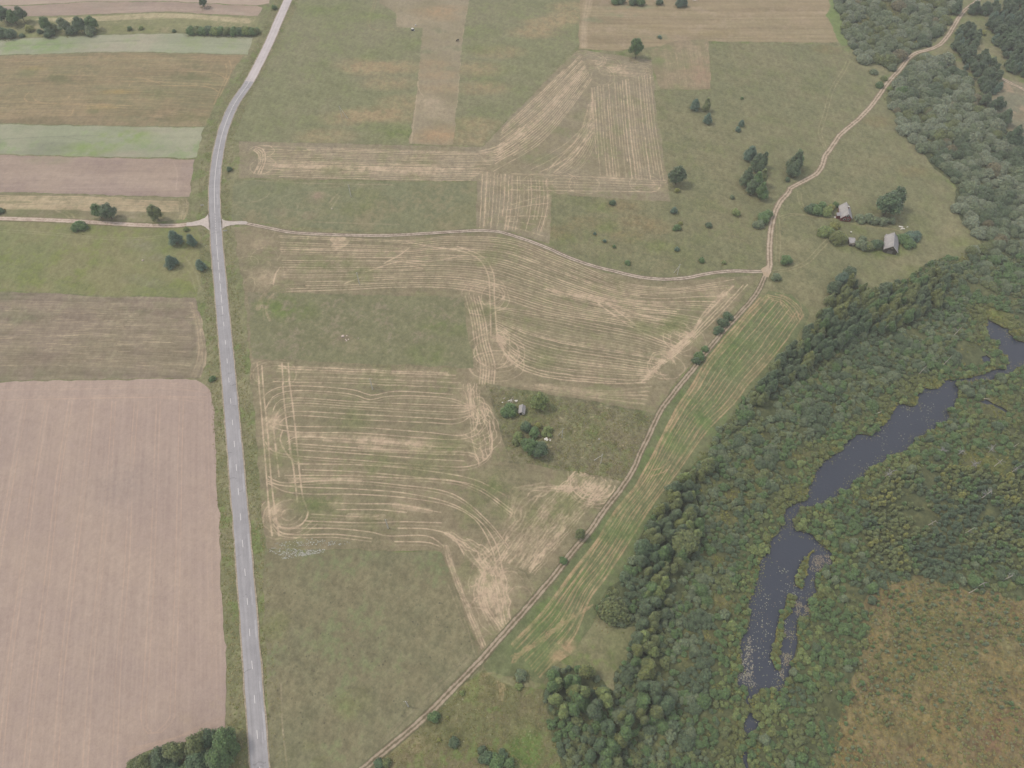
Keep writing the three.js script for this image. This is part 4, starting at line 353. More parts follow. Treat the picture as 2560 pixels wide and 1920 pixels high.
structure('dirt_track', ribbon(curve(T3), 3.2, TL + 0.008, 330, 0.07), trackMat([172, 157, 138], [120, 111, 88], [110, 110, 80], 0.21, 0.15));
structure('dirt_track', ribbon(curve(T4), 3.8, TL, 330, 0.07), trackMat([205, 188, 175], [165, 145, 130], [128, 122, 90], 0.19, 0.19));
structure('dirt_track', ribbon(curve([[324.9,-440],[327.2,-435.9],[330.7,-431.2],[335.1,-425.3],[343.1,-408.7]]), 3.2, TL, 330, 0.2), trackMat([196, 180, 160], [140, 128, 108], [128, 118, 100]));
const gravel = (poly, name, a, b) => structure(name, sheetGeo(ragged(poly, 1.2, 0.08, 3), null, TL + 0.012, box([poly])), new THREE.MeshStandardMaterial({ map: cover(box([poly]), 0.15, { a, b, grain: 14, tuft: 9, patch: 8 }), roughness: 1, side: THREE.DoubleSide }));
gravel([[-169.2,-306.8],[-169.7,-306.5],[-169.9,-304.1],[-171,-301.8],[-173.5,-299.7],[-177.1,-298.4],[-180,-298],[-179.3,-295.1],[-176.3,-295.2],[-171.5,-295.8],[-168.8,-294.5],[-166.7,-292.5],[-165.3,-291.1]], 'gravel_apron', '#cfc4bf', '#d3c8c4');
gravel([[-162.5,-302.6],[-160.6,-300.6],[-159,-299.6],[-156.2,-298.8],[-151.3,-299.1],[-147.2,-299],[-145.8,-297.7],[-146.7,-296.4],[-151.7,-296.4],[-155.5,-295.8],[-157.9,-294.6],[-158.9,-293.1],[-159.4,-291.9]], 'gravel_apron', '#c6bdbb', '#cdc3bd');
gravel([[130.5,-262.3],[134.9,-265.7],[135.6,-260.7],[133.2,-256.5],[131.3,-257.4]], 'track_junction', '#c3b39f', '#baa78f');

// ---------------------------------------------------------------- plants
const V = THREE.Vector3;
function crownGeo(lobes, n, size, o = {}) {           // leafy sprays spread over the lobes of a crown, with a leafy heart inside each lobe
  const pos = [], col = [], wsum = lobes.reduce((s, l) => s + l[3] * l[4], 0), tint = lobes.map(() => rr(0.85, 1.15));
  const a = new V(), t1 = new V(), t2 = new V(), nn = new V();
  for (let i = 0; i < n; i++) {
    let w = rnd() * wsum, k = 0; while (k < lobes.length - 1 && (w -= lobes[k][3] * lobes[k][4]) > 0) k++;
    const L = lobes[k]; let ok = false;
    for (let q = 0; q < 5 && !ok; q++) {
      const u = rr(-0.55, 1), ph = rr(0, Math.PI * 2), s = Math.sqrt(1 - u * u); nn.set(s * Math.cos(ph), u, s * Math.sin(ph));
      const d = rr(0.72, 1.22); a.set(L[0] + nn.x * L[3] * d, L[1] + nn.y * L[4] * d, L[2] + nn.z * L[3] * d);
      ok = a.y > 0.05 && lobes.every((M, m) => m === k || ((a.x - M[0]) / M[3]) ** 2 + ((a.y - M[1]) / M[4]) ** 2 + ((a.z - M[2]) / M[3]) ** 2 > 0.55);
    }
    if (!ok) continue;
    nn.x += rr(-1, 1) * 0.6; nn.y += rr(-1, 1) * 0.6 + (o.lift || 0.25); nn.z += rr(-1, 1) * 0.6; nn.normalize();
    t1.set(rr(-1, 1), rr(-1, 1) - (o.droop || 0), rr(-1, 1)).cross(nn).normalize(); t2.crossVectors(nn, t1);
    const s = size * rr(0.6, 1.4), e = o.long || 1.2, c = tint[k] * rr(0.72, 1.28), yl = rr(-0.08, 0.12);
    for (const [p, q] of [[-0.5, -0.35], [0.5, -0.3], [rr(-0.2, 0.2), 0.7 * e]]) { pos.push(a.x + t1.x * p * s + t2.x * q * s, a.y + t1.y * p * s + t2.y * q * s, a.z + t1.z * p * s + t2.z * q * s); col.push(c * (1 + yl), c, c * (1 - yl)); }
  }
  for (let k = 0; k < lobes.length; k++) { const L = lobes[k], g = new THREE.IcosahedronGeometry(0.7, 0), p = g.attributes.position; for (let i = 0; i < p.count; i++) { pos.push(L[0] + p.getX(i) * L[3], Math.max(0.03, L[1] + p.getY(i) * L[4]), L[2] + p.getZ(i) * L[3]); col.push(tint[k], tint[k], tint[k]); } }
  const g = new THREE.BufferGeometry(); g.setAttribute('position', new THREE.Float32BufferAttribute(pos, 3)); g.setAttribute('color', new THREE.Float32BufferAttribute(col, 3)); g.computeVertexNormals(); return g;
}
function limb(a, b, r0, r1, n = 5) {                   // a tapered round stem from a to b
  const d = new V().subVectors(b, a), L = d.length(), g = new THREE.CylinderGeometry(r1, r0, L, n, 1, false); g.translate(0, L / 2, 0);
  g.applyQuaternion(new THREE.Quaternion().setFromUnitVectors(new V(0, 1, 0), d.normalize())); g.translate(a.x, a.y, a.z); return g;
}
function trunkGeo(h, r, k, spread) { const gs = [limb(new V(0, -0.2, 0), new V(rr(-0.1, 0.1), h * 0.55, rr(-0.1, 0.1)), r, r * 0.65), limb(new V(0, h * 0.54, 0), new V(rr(-0.3, 0.3), h, rr(-0.3, 0.3)), r * 0.65, r * 0.2)]; for (let i = 0; i < k; i++) { const a = rr(0, 6.3), y = h * rr(0.3, 0.7); gs.push(limb(new V(0, y, 0), new V(Math.cos(a) * spread, y + spread * rr(0.5, 1), Math.sin(a) * spread), r * 0.45, r * 0.12, 4)); } return mergeGeometries(gs); }
// each kind: crowns in a few forms, about 1 across its own radius; built in metres, scaled as needed
const ring = (n, r0, r1, y0, y1, s0, s1, sq = 1) => Array.from({ length: n }, (_, i) => { const a = (i + rr(0, 0.8)) / n * Math.PI * 2, r = rr(r0, r1), s = rr(s0, s1); return [Math.cos(a) * r, rr(y0, y1), Math.sin(a) * r, s, s * sq]; });
const KIND = {
  bush: { R: 2.4, n: 3, make: () => [crownGeo([[0, 1.5, 0, 1.3, 1.2], ...ring(6, 0.9, 1.35, 0.7, 1.5, 0.75, 1.15), ...ring(4, 0.3, 0.9, 1.8, 2.3, 0.6, 0.85)], 1000, 0.36), trunkGeo(1.6, 0.1, 4, 0.8)] },
  willow: { R: 3, n: 4, make: () => [crownGeo([[0, 1.15, 0, 2.35, 1.75], ...ring(8, 1.6, 2, 0.6, 1.2, 0.85, 1.15), ...ring(6, 0.8, 1.4, 1.5, 2, 0.8, 1.1), ...ring(2, 0.1, 0.6, 2.1, 2.4, 0.7, 0.9)], 1500, 0.34, { long: 1.7 }), trunkGeo(1.6, 0.12, 5, 1.2)] },
  broad: { R: 3.6, n: 3, make: () => [crownGeo([[0, 5, 0, 2.2, 2.4], ...ring(7, 1.6, 2.4, 3, 5, 1.1, 1.6), ...ring(6, 1, 1.9, 5, 7, 1, 1.5), ...ring(3, 0.2, 0.9, 7, 8, 0.8, 1.2)], 1900, 0.46), trunkGeo(6, 0.25, 5, 1.8)] },
  birch: { R: 2.5, n: 4, make: () => { const lx = rr(-0.6, 0.6); return [crownGeo([...Array.from({ length: 15 }, (_, i) => { const t = i / 14, a = rr(0, 6.3), r = (1 - t) * rr(0.5, 1.5), s = lerp(1.55, 0.6, t) * rr(0.8, 1.15); return [Math.cos(a) * r + lx * t * 2, lerp(2.2, 7.4, t), Math.sin(a) * r, s, s * 1.15]; })], 1500, 0.36, { long: 1.8, droop: 1.2 }), trunkGeo(6.6, 0.16, 4, 1.2)]; } },
  pine: { R: 2.2, n: 3, make: () => { const ls = []; for (let k = 0; k < 6; k++) { const t = k / 5; ls.push(...ring(k < 5 ? 4 : 2, lerp(1.45, 0.1, t), lerp(1.75, 0.25, t), lerp(1.3, 5.2, t) - 0.25, lerp(1.3, 5.2, t) + 0.25, lerp(1, 0.65, t), lerp(1.3, 0.8, t), 0.7)); } ls.push([0, 3, 0, 1.1, 2]); return [crownGeo(ls, 1400, 0.3, { long: 1.6, lift: 0.5 }), trunkGeo(5, 0.16, 5, 1.1)]; } },
  bogpine: { R: 1.05, n: 3, make: () => [crownGeo([[0, 1.5, 0, 0.55, 1.1], ...ring(5, 0.3, 0.6, 0.6, 1.4, 0.4, 0.6), ...ring(3, 0.1, 0.35, 1.7, 2.6, 0.3, 0.45)], 230, 0.34, { long: 1.6 }), trunkGeo(2.4, 0.06, 2, 0.4)] },
  shrub: { R: 1.5, n: 4, make: () => [crownGeo([[0, 0.8, 0, 0.9, 0.85], ...ring(7, 0.6, 1.05, 0.4, 1, 0.4, 0.68), ...ring(4, 0.2, 0.6, 1.1, 1.6, 0.35, 0.55)], 430, 0.33, { long: 1.5 }), trunkGeo(0.9, 0.05, 3, 0.5)] },
};
const leaf = (h, k = 1.7) => new THREE.MeshPhysicalMaterial({ color: base(h, k), vertexColors: true, roughness: 0.95, transmission: 0.3, thickness: 0, side: THREE.DoubleSide });
const TONE = { grey: '#6b7a5e', olive: '#68744a', green: '#587346', dark: '#50674a', pale: '#748450', yellow: '#7f8448', blue: '#577060', pine: '#4a5f47', moss: '#6b7544', rust: '#747258', silver: '#7a8670', dusk: '#54674c' };
const LEAF = Object.fromEntries(Object.entries(TONE).map(([k, h]) => [k, leaf(h)]));
const bark = { birch: matte('#cfc9bd'), other: matte('#6b5d4d') };
for (const k of Object.values(KIND)) k.forms = Array.from({ length: k.n }, k.make);
const NAME = { bush: 'bush', willow: 'willow_shrub', broad: 'leafy_tree', birch: 'birch_tree', pine: 'pine_tree', bogpine: 'bog_pine', shrub: 'marsh_shrub' };
const footed = [];
function plant(kind, x, z, R, tone, label, category, group, name) {
  const K = KIND[kind], f = pick(K.forms), t = thing(name || NAME[kind], label, category, group), s = R / K.R;
  part(t, 'trunk', f[1], kind === 'birch' ? bark.birch : bark.other); part(t, 'crown', f[0], LEAF[tone]);
  t.position.set(x, 0, z); t.rotation.y = rr(0, 6.3); t.scale.set(s * rr(0.84, 1.16), s * rr(0.9, 1.12), s * rr(0.84, 1.16)); return t;
}
// --- plants that stand on their own or in small groups: [x, z, crown radius]
const one = (kind, [p], tone, label, cat = kind === 'bush' || kind === 'shrub' ? 'bush' : 'tree', group, name) => (footed.push(p), plant(kind, p[0], p[1], p[2], tone, label, cat, group, name));
const ORD = ['first', 'second', 'third', 'fourth', 'fifth', 'sixth', 'seventh', 'eighth', 'ninth', 'tenth', 'eleventh', 'last'];
const many = (kind, ps, tones, label0, cat, group, name) => ps.forEach((p, i) => footed.push(p) && plant(kind, p[0], p[1], p[2], Array.isArray(tones) ? tones[i % tones.length] : tones, `${label0}, ${ORD[ps.filter((q) => q[0] < p[0]).length]} from left`, cat, group, name));
// top left
many('broad', [[-364.8,-508.7,5.13],[-356.2,-504.5,4.94],[-352.2,-508,4.55]], ['dark', 'green', 'dusk'], 'dark leafy tree in the corner clump below the ploughed field', 'tree', 'corner clump of trees');
many('bush', [[-360.6,-489.3,4.89],[-353.3,-488,4.72]], 'dark', 'dark bush at the picture corner just above the pale green crop', 'bush', 'corner bushes');
one('bush', [[-346.4,-489,1.96]], 'dark', 'small dark round bush beside the corner bushes above the pale crop');
one('bush', [[-343.8,-496.8,3.46]], 'yellow', 'yellow-green low bush between the two corner clumps');
many('broad', [[-329.7,-494.2,4.73],[-316.8,-494.7,4.25],[-305.8,-494.2,5.05],[-297.7,-497.3,4.74]], ['green', 'grey', 'dark', 'green'], 'leafy tree at the back of the thicket above the pale crop', 'tree', 'thicket trees');
many('bush', [[-326.7,-489.8,4.73],[-326.4,-497.9,3.46],[-312.5,-492.8,4.09],[-299.1,-492.6,4.90],[-335.4,-493.9,2.30]], ['dark', 'olive', 'dusk', 'grey', 'dark'], 'rounded bush at the front of the thicket above the pale crop', 'bush', 'thicket bushes');
one('bush', [[-272.7,-498,2.15]], 'green', 'small green bush left of its twin on the strip before the hedge');
one('bush', [[-265.2,-499,1.98]], 'pale', 'small pale bush right of its twin on the strip before the hedge');
one('bush', [[-240.7,-495.3,1.65]], 'dark', 'tiny dark bush just left of the long hedge');
many('bush', [[-227.9,-493.5,4.09],[-223.9,-494,4.26],[-219.5,-492.8,4.09],[-215.1,-493.8,4.42],[-210.4,-492.5,4.25],[-206,-493,4.42],[-201.3,-492.2,4.25],[-196.9,-492.5,4.41],[-192.3,-491.9,4.08],[-188.1,-491.3,4.24],[-184.3,-492.1,3.76],[-181.3,-492.6,3.11]], ['green', 'olive', 'green', 'dark', 'pale'], 'dense bush forming part of the long hedge by the road bend', 'bush', 'long hedge bushes');
one('broad', [[-227.2,-529,3.06]], 'dark', 'lone dark tree on the line between two ploughed fields');
one('bush', [[-181.4,-494.9,2.63]], 'green', 'green bush on the verge beside the pale old asphalt');
one('bush', [[-175.3,-527,2.56]], 'green', 'green bush by the corner of the far pinkish field near the road');
// along the west track
one('bush', [[-285.9,-306.3,2.32]], 'dark', 'dark bush cut by the picture edge above the west track');
many('broad', [[-228.4,-302,3.96],[-222.1,-300.8,4.20]], ['green', 'dusk'], 'bushy tree of the wide pair just above the west track', 'tree', 'bushy pair above the west track');
one('broad', [[-195.7,-299.7,4.32]], 'olive', 'single bushy tree above the west track near the crossroads');
one('bush', [[-237,-293.2,4.16]], 'green', 'round green bush growing over the west track');
one('pine', [[-180.4,-281.3,3.58]], 'blue', 'largest dark pine on the green meadow below the west track');
one('pine', [[-171.9,-280.7,2.72]], 'blue', 'slim blue-grey spruce beside the largest pine near the crossroads', 'tree', null, 'spruce_tree');
one('pine', [[-178.2,-264.6,3.02]], 'blue', 'lower left pine of the two on the green meadow corner');
one('pine', [[-162.5,-262.9,2.53]], 'blue', 'small dark pine closest to the asphalt road on the meadow');
one('bush', [[-178.4,-292,1.65]], 'pale', 'small light green bush at the crossroads corner');
one('shrub', [[-166.3,-342.5,1.77]], 'dark', 'dark scrubby shrub on the verge right of the road bend');
one('shrub', [[-139.8,-191.4,1.72]], 'green', 'weedy green shrub at the corner of the bare soil field');
// bottom left clump
many('broad', [[-97,-38.5,4.47],[-106,-36.8,4.26],[-103.1,-39.1,3.33]], ['green', 'olive', 'dark'], 'tree in the back row of the bottom clump beside the road', 'tree', 'bottom clump trees');
many('broad', [[-112.5,-35.2,3.87],[-96.9,-33,4.61],[-104.3,-32.7,4.23],[-118,-33.5,3.48],[-122.6,-31.7,3.27],[-126.4,-31,2.32]], ['olive', 'green', 'dark', 'dusk', 'olive'], 'rounded tree in the front row of the bottom clump', 'tree', 'bottom clump trees in front');
many('bush', [[-94.7,-36.3,2.75],[-113.9,-31.3,3.48],[-119.6,-30.7,3.09],[-108,-29.9,3.85],[-98.8,-28.9,4.22]], ['green', 'dark', 'dusk'], 'low bush under the bottom clump of trees by the road', 'bush', 'bushes under the bottom clump');
// upper middle
one('broad', [[84.6,-462.1,5.62]], 'green', 'tall lone tree above the mown field by the beige stubble');
one('bush', [[104.3,-487.4,1.79]], 'blue', 'small dark bush in the beige stubble right of the tall lone tree');
one('pine', [[116.3,-402.9,3.08]], 'blue', 'squat dark pine left of a slim birch on the east meadow');
one('birch', [[123.4,-401.7,2.92]], 'olive', 'slim birch standing next to the squat pine on the east meadow');
one('pine', [[122.1,-389,2.45]], 'blue', 'small round pine below the slim birch on the east meadow');
one('pine', [[143,-385.8,1.87]], 'blue', 'upper of two little pines on reddish ground');
one('bush', [[139.9,-380.7,2.15]], 'blue', 'lower dark bush at the foot of the little pine on reddish ground');
one('bush', [[148.8,-414.2,1.35]], 'green', 'tiny green bush far up the east meadow');
one('broad', [[94.8,-330.2,5.17]], 'dusk', 'broad grey-green tree at the east corner of the mown field');
one('bush', [[94.8,-324,1.72]], 'yellow', 'little bright bush under the broad tree at the mown field corner');
one('pine', [[141.8,-353.4,3.30]], 'blue', 'dark pine at the head of the birch group by the north track');
many('birch', [[142.5,-343.8,3.51],[147.1,-346.2,3.39],[144.7,-340.5,3.10]], 'dusk', 'birch in the upper clump left of the north track', 'tree', 'upper birch clump');
many('birch', [[134.7,-328.6,3.83],[139.3,-325.4,3.94],[143.5,-329.2,3.57],[136.7,-321.2,3.53],[140.6,-318,3.64]], ['dusk', 'green', 'olive'], 'birch in the lower clump left of the north track', 'tree', 'lower birch clump');
many('birch', [[163.6,-341.8,4.43],[167.7,-344.4,4.18],[164,-337.7,3.88]], ['dusk', 'green'], 'bare-stemmed birch of the trio beside the north track', 'tree', 'birch trio by the track');
one('bush', [[159.9,-333.2,2.01]], 'dark', 'dark bush at the foot of the bare-stemmed birch trio');
// plot with scattered bushes
const plotBush = [[[[56.8,-313.2,2.09]], 'dark', 'dark bush at the top edge of the weedy plot'], [[[90.5,-306.2,2.45]], 'blue', 'blue-green bush at the upper right of the weedy plot'], [[[90.2,-292.7,2.40]], 'green', 'round green bush with a light companion on the weedy plot'], [[[92.9,-296.6,1.53]], 'yellow', 'light green bush touching the round one on the weedy plot'], [[[108,-294.9,2.16]], 'dusk', 'grey-green bush standing over reddish ground on the meadow'], [[[45.1,-288.7,1.26]], 'blue', 'small bluish bush at the left of the weedy plot'], [[[50,-282.9,1.25]], 'blue', 'small dark bush in the lower weedy plot'], [[[54.9,-278.8,1.37]], 'green', 'small green bush just above the curved dirt track'], [[[60.9,-266.5,1.83]], 'green', 'green bush inside the bend of the curved dirt track'], [[[88.2,-276.4,1.61]], 'blue', 'bluish bush low on the meadow above the A-shaped pole'], [[[100.1,-268.2,1.95]], 'green', 'low green bush above the track near the fork'], [[[111.8,-266.7,1.58]], 'pale', 'light bush close to the fork of the tracks'], [[[125.1,-317.9,1.84]], 'grey', 'grey-green bush left of the lower birch clump'], [[[124.7,-304.5,2.70]], 'pale', 'pale green bush below the lower birch clump']];
for (const [p, t, l] of plotBush) one('bush', p, t, l);
many('bush', [[138.8,-299.4,4.20],[135.6,-295,3.29],[142,-302.7,3.20]], ['green', 'grey'], 'leafy bush in the clump where the north track bends', 'bush', 'bush clump at the track bend');
one('bush', [[144.4,-267.5,3.64]], 'green', 'round green bush inside the fork right of the track');
one('bush', [[136.7,-255.7,2.75]], 'grey', 'grey bush just below the fork of the tracks');
many('bush', [[107.1,-229.1,2.63],[104,-224.9,2.96],[100.7,-220.3,2.71]], ['dark', 'dusk'], 'dark bush in the upper row between south track and mown field', 'bush', 'upper row along the south track');
many('bush', [[88.8,-203.7,3.18],[87.2,-201.5,2.41],[92.9,-209.1,1.89]], ['green', 'dark'], 'green bush in the lower row beside the south track', 'bush', 'lower row along the south track');
one('broad', [[27.5,-113.6,2.41]], 'olive', 'small rounded tree beside the south track below the fenced plot');
one('bush', [[20.2,-103.4,1.91]], 'green', 'green bush beside the south track, lower one');
one('bush', [[-27.3,-46.6,2.49]], 'green', 'round dark green bush overhanging the south track');
one('bush', [[-20,-38.5,2.13]], 'dusk', 'grey-green bush on the south meadow');
one('shrub', [[-17.8,-54.5,1.07]], 'pale', 'little light shrub right of the south track');
one('shrub', [[-25,-39.5,0.87]], 'yellow', 'yellow tuft of a shrub on the south meadow');
one('shrub', [[-22.5,-46.6,0.73]], 'yellow', 'yellowish small shrub beside the overhanging bush');
many('bush', [[-44.8,-32,2.14],[-42.5,-32.5,1.87]], ['dark', 'olive'], 'bush at the bottom edge where the south track leaves', 'bush', 'bottom edge bushes');
many('bush', [[-8.7,-33.8,2.92],[-5.1,-32.7,3.11],[-10.3,-36.4,1.65],[-3.2,-34.9,2.35],[-0.9,-32.1,2.72]], ['dark', 'green', 'dusk'], 'spreading bush on the south meadow near the wood', 'bush', 'spreading bushes');
one('bush', [[3.1,-60.1,2.57]], 'grey', 'grey willow bush at the lower end of the green strip');
one('bush', [[2.5,-56.8,1.49]], 'pale', 'light green bush right under the grey willow bush');
// overgrown plot
many('bush', [[-1.4,-173.4,3.70],[-2.6,-172.2,2.53],[0.1,-172.1,2.34]], ['green', 'dark'], 'dark bush left of the grey hut on the overgrown plot', 'bush', 'bushes beside the hut');
one('shrub', [[2,-172.5,1.47]], 'yellow', 'yellow-green shrub at the corner of the grey hut');
one('broad', [[12,-176.2,3.71]], 'pale', 'round light green tree right of the grey hut');
one('bush', [[6.1,-164.5,3.26]], 'dark', 'darkest bush in the middle of the overgrown plot');
one('bush', [[9.9,-161.9,3.15]], 'green', 'green bush in the middle of the overgrown plot');
one('bush', [[11.5,-165.7,1.93]], 'yellow', 'yellow-topped bush in the middle of the overgrown plot');
one('bush', [[11.4,-160.9,1.44]], 'rust', 'brownish small bush in the middle of the overgrown plot');
many('bush', [[2.6,-160.2,2.67],[1.5,-157.2,2.09],[3.6,-158.2,1.71]], ['pale', 'olive'], 'pale bush on the left side of the overgrown plot', 'bush', 'pale bushes');
many('broad', [[8.4,-152.8,3.75],[11.7,-151.6,3.55],[5.8,-155.5,2.27]], ['green', 'dark'], 'deep green tree at the lower end of the overgrown plot', 'tree', 'deep green trees');
one('bush', [[13.4,-155.9,1.89]], 'grey', 'grey-leaved bush beside the white rubbish on the overgrown plot');
many('shrub', [[15.9,-163.3,2.11],[14.3,-161.5,1.53],[16.6,-161.1,1.34]], 'pale', 'pale weedy shrub above the white rubbish', 'bush', 'weedy shrubs');
// farmstead
many('bush', [[166,-306.8,3.44],[170,-305.5,3.62],[169,-309.5,2.91],[174.1,-310,3.46]], ['dark', 'green'], 'dark garden bush in the row left of the red farmhouse', 'bush', 'dark garden bushes');
many('bush', [[175.6,-305.1,3.79],[178.6,-308.4,2.91],[174.3,-304,2.53]], ['pale', 'yellow'], 'light garden bush in the row left of the red farmhouse', 'bush', 'light garden bushes');
one('bush', [[182.2,-311.3,2.19]], 'green', 'small bush touching the roof of the red farmhouse');
one('willow', [[170.8,-289.1,4.41]], 'pale', 'bright green willow left of the farmyard');
one('willow', [[177.6,-294.5,2.85]], 'yellow', 'small bright willow just below the red farmhouse');
one('willow', [[176,-283.7,4.72]], 'moss', 'olive willow left of the grey shed');
many('bush', [[192.4,-299.6,3.23],[196.5,-299.5,3.76],[200.4,-297.8,3.40],[204.5,-297.3,3.40],[209.1,-298,3.22]], 'grey', 'grey-green bush in the garden row right of the farmhouse', 'bush', 'grey garden row');
many('broad', [[207.1,-303.6,6.78],[213.3,-309.8,5.42]], 'dark', 'great dark tree standing over the farmyard', 'tree', 'great dark trees');
many('bush', [[186.8,-278.5,3.99],[191,-277.7,3.30],[195.4,-278.8,3.65],[189.6,-283.9,2.46]], ['grey', 'olive', 'dark'], 'bush between the grey shed and the barn', 'bush', 'bushes between shed and barn');
many('bush', [[210.6,-283.1,3.85],[216.2,-284.7,4.20],[213.2,-279.9,3.48],[219.6,-287.1,2.82]], ['green', 'blue'], 'dark bush right behind the barn', 'bush', 'bushes right of the barn');
many('broad', [[172.4,-254.4,3.85],[168.3,-250.7,3.99],[163.2,-246,3.63]], ['dusk', 'blue'], 'dark tree in the slanting group below the farm', 'tree', 'slanting group below the farm');
// far edge of the fields
many('pine', [[123,-530.4,2.39],[125.3,-530.1,2.39],[127.8,-530.9,2.22]], 'blue', 'little dark conifer of the three at the top farm garden', 'tree', 'three garden conifers');
many('bush', [[109.7,-533.9,3.60],[95,-533.5,4.28],[90,-534,3.94],[77.3,-535.5,3.86],[81.6,-535.9,3.44]], ['dark', 'green'], 'dark garden bush at the top picture edge above the beige stubble', 'bush', 'garden bushes at the top edge');
// right edge clearing
many('pine', [[302.7,-408.3,2.96],[307.6,-402.7,3.95],[306.2,-387.3,4.44],[313.5,-380.6,1.86],[314,-405.7,1.62],[302.2,-365.8,4.87]], ['dusk', 'pine'], 'scattered pine on the sandy clearing at the right edge', 'tree', 'pines on the clearing');
one('bush', [[334.1,-492.1,2.46]], 'yellow', 'bright yellow-green bush between the pine stands');
many('pine', [[337.6,-521.5,3.71],[345.2,-521.1,3.54],[353.5,-524.7,3.39],[324.7,-521.1,3.88]], 'pine', 'small pine beside the far end of the north track', 'tree', 'pines by the far track');
many('willow', [[253.6,-419.5,4.65],[255.9,-448,3.73],[247.4,-423.9,2.42],[241.6,-428,2.89],[242.4,-443.6,2.79],[247.3,-436.3,2.61]], ['green', 'grey', 'pale'], 'round willow standing free at the edge of the carr by the track', 'shrub', 'round willows by the track');

one('willow', [[38,-83.4,6.47]], 'olive', 'big lone willow dome at the edge of the green strip');
one('broad', [[68.3,-109.2,5.10]], 'olive', 'broad round tree rising out of the lower belt beside the strip');
// --- woods and thickets: grown over their ground, each plant set down by itself
const BELT1 = [[176.4,-252.5],[168.9,-246.8],[156.9,-236.7],[152.1,-229],[143.7,-220.2],[136.6,-211.5],[127.5,-203.1],[120.3,-195],[111.6,-184.5],[105.2,-176.2],[112.1,-176.2],[117.4,-181.3],[133.4,-193],[149.5,-203.1],[160.6,-213.7],[168.2,-218.7],[182,-219.4],[197.9,-224.6],[213.2,-235.9],[222.8,-251.6],[223.5,-260.7],[210.7,-254.9],[203.1,-250],[190.3,-246.8],[184.1,-242.1],[179.6,-246.8]];
const BELT2 = [[74.4,-144.2],[68.5,-136.5],[61.8,-125.9],[56.9,-120.2],[52.7,-112.7],[50.2,-105.9],[47.1,-98.3],[48.7,-96],[49.1,-90.6],[47.8,-83],[47.8,-78.7],[45.1,-72.8],[43.7,-67],[45,-59],[44.2,-51.2],[36.4,-45.6],[32.2,-43.8],[27.9,-40.1],[23.4,-31],[35.1,-31],[39.9,-40.1],[44.3,-44.5],[53.8,-49.4],[54.9,-55.1],[51.2,-59],[50.9,-67],[54,-75.3],[58.9,-83.9],[60,-92.8],[60.6,-97.4],[63.3,-97.4],[67.9,-104],[76.1,-109.8],[77.1,-116.2],[73.8,-119.7],[75.4,-130.1],[78.5,-138.2],[84.5,-145.3]];
const CLUMP = [[23.5,-62.9],[17.6,-60.6],[13.7,-59],[13.6,-53.2],[19.5,-47.5],[25.1,-46],[32.5,-48.2],[34.5,-53.2],[31.6,-58.2],[26.8,-60.9]];
const PINES = [[[320.2,-499.6],[332.1,-502.7],[326.9,-484.3],[323.4,-466.6],[327,-441.3],[322,-426.6],[314.3,-418.8],[303.5,-420.1],[307.2,-435.9],[305.8,-446.8],[304.3,-462.2],[306.3,-476.8]], [[341.2,-509],[374,-540.4],[397.2,-554.2],[354.3,-434.6],[334.7,-437.3],[334.2,-449.6],[336.2,-466.6],[337.3,-479.8],[340.9,-488.8],[339,-501.1]]];
const EAST = [[289.6,-203],[242.7,-200.2],[237.6,-197.1],[225.3,-191.8],[213.1,-190.8],[206.9,-187.5],[203.3,-179.5],[197.3,-173.6],[194.9,-167.8],[187.5,-164],[178.5,-159.2],[171.4,-153.9],[153.9,-145.9],[139.2,-133.8],[127.2,-126.4],[116.2,-122.3],[115.6,-117.7],[123.5,-111.7],[128.2,-106.4],[122.5,-100.2],[119.5,-97.4],[113.9,-85.2],[107.6,-77.4],[101.7,-64.5],[98.5,-57.8],[95.6,-55.7],[87.2,-53.5],[83.9,-48.2],[87.1,-44.9],[82.4,-42.7],[79.7,-34.4],[78.2,-22.8],[78.4,-5.2],[268.2,-5.2],[365.9,-203]];
const PINEWOOD = [[157.9,-139.2],[173.6,-142],[184.6,-145.3],[199.5,-145.3],[221.2,-148.2],[239.8,-146.5],[214.8,-91],[201.3,-100.2],[178.7,-102.1],[154.5,-97.8],[142.1,-102.1],[141.1,-114.7],[147.9,-130.1]];
const SEDGE = [...[[110.1,-160.9,2.82],[103.2,-146.5,2.99],[92.2,-132.7,2.91],[89,-122.3,3.33],[97,-129.6,2.17],[80.9,-104.9,2.53],[82.8,-149.9,2.51]], ...[[73.3,-74.4,2.15],[79,-88.3,2.66],[82.1,-85.7,2.21],[69.8,-66.2,1.69],[73.7,-56.6,1.86]], ...[[145.5,-175,2.63],[166.8,-168.8,3.12],[123.5,-149.9,2.51],[196.9,-188.4,3.76],[183.5,-178.7,3.70],[209.1,-147,5.99],[198.3,-148.7,5.00],[141.2,-154.5,2.28],[219,-176.2,5.79],[147.1,-132.2,2.43],[120.8,-133.8,2.68]], ...[[240.8,-232.1,4.63],[242.5,-226.1,3.44],[246.6,-219.4,3.40],[239.3,-270.8,3.69]], ...[[256.1,-507.4,5.86],[278.8,-518.7,6.78],[277,-535.3,5.18],[256.7,-494.9,3.71],[307.2,-535.3,5.18]]];
const near = (pts, x, z, d) => pts.some((p) => Math.hypot(p[0] - x, p[1] - z) < d);
const TR2 = curve(T2, 200), TR5 = curve([[324.9,-440],[335.1,-425.3],[343.1,-408.7]], 40), edgeW = RIVER.filter((_, i) => i % 2 === 0);
const masses = {};
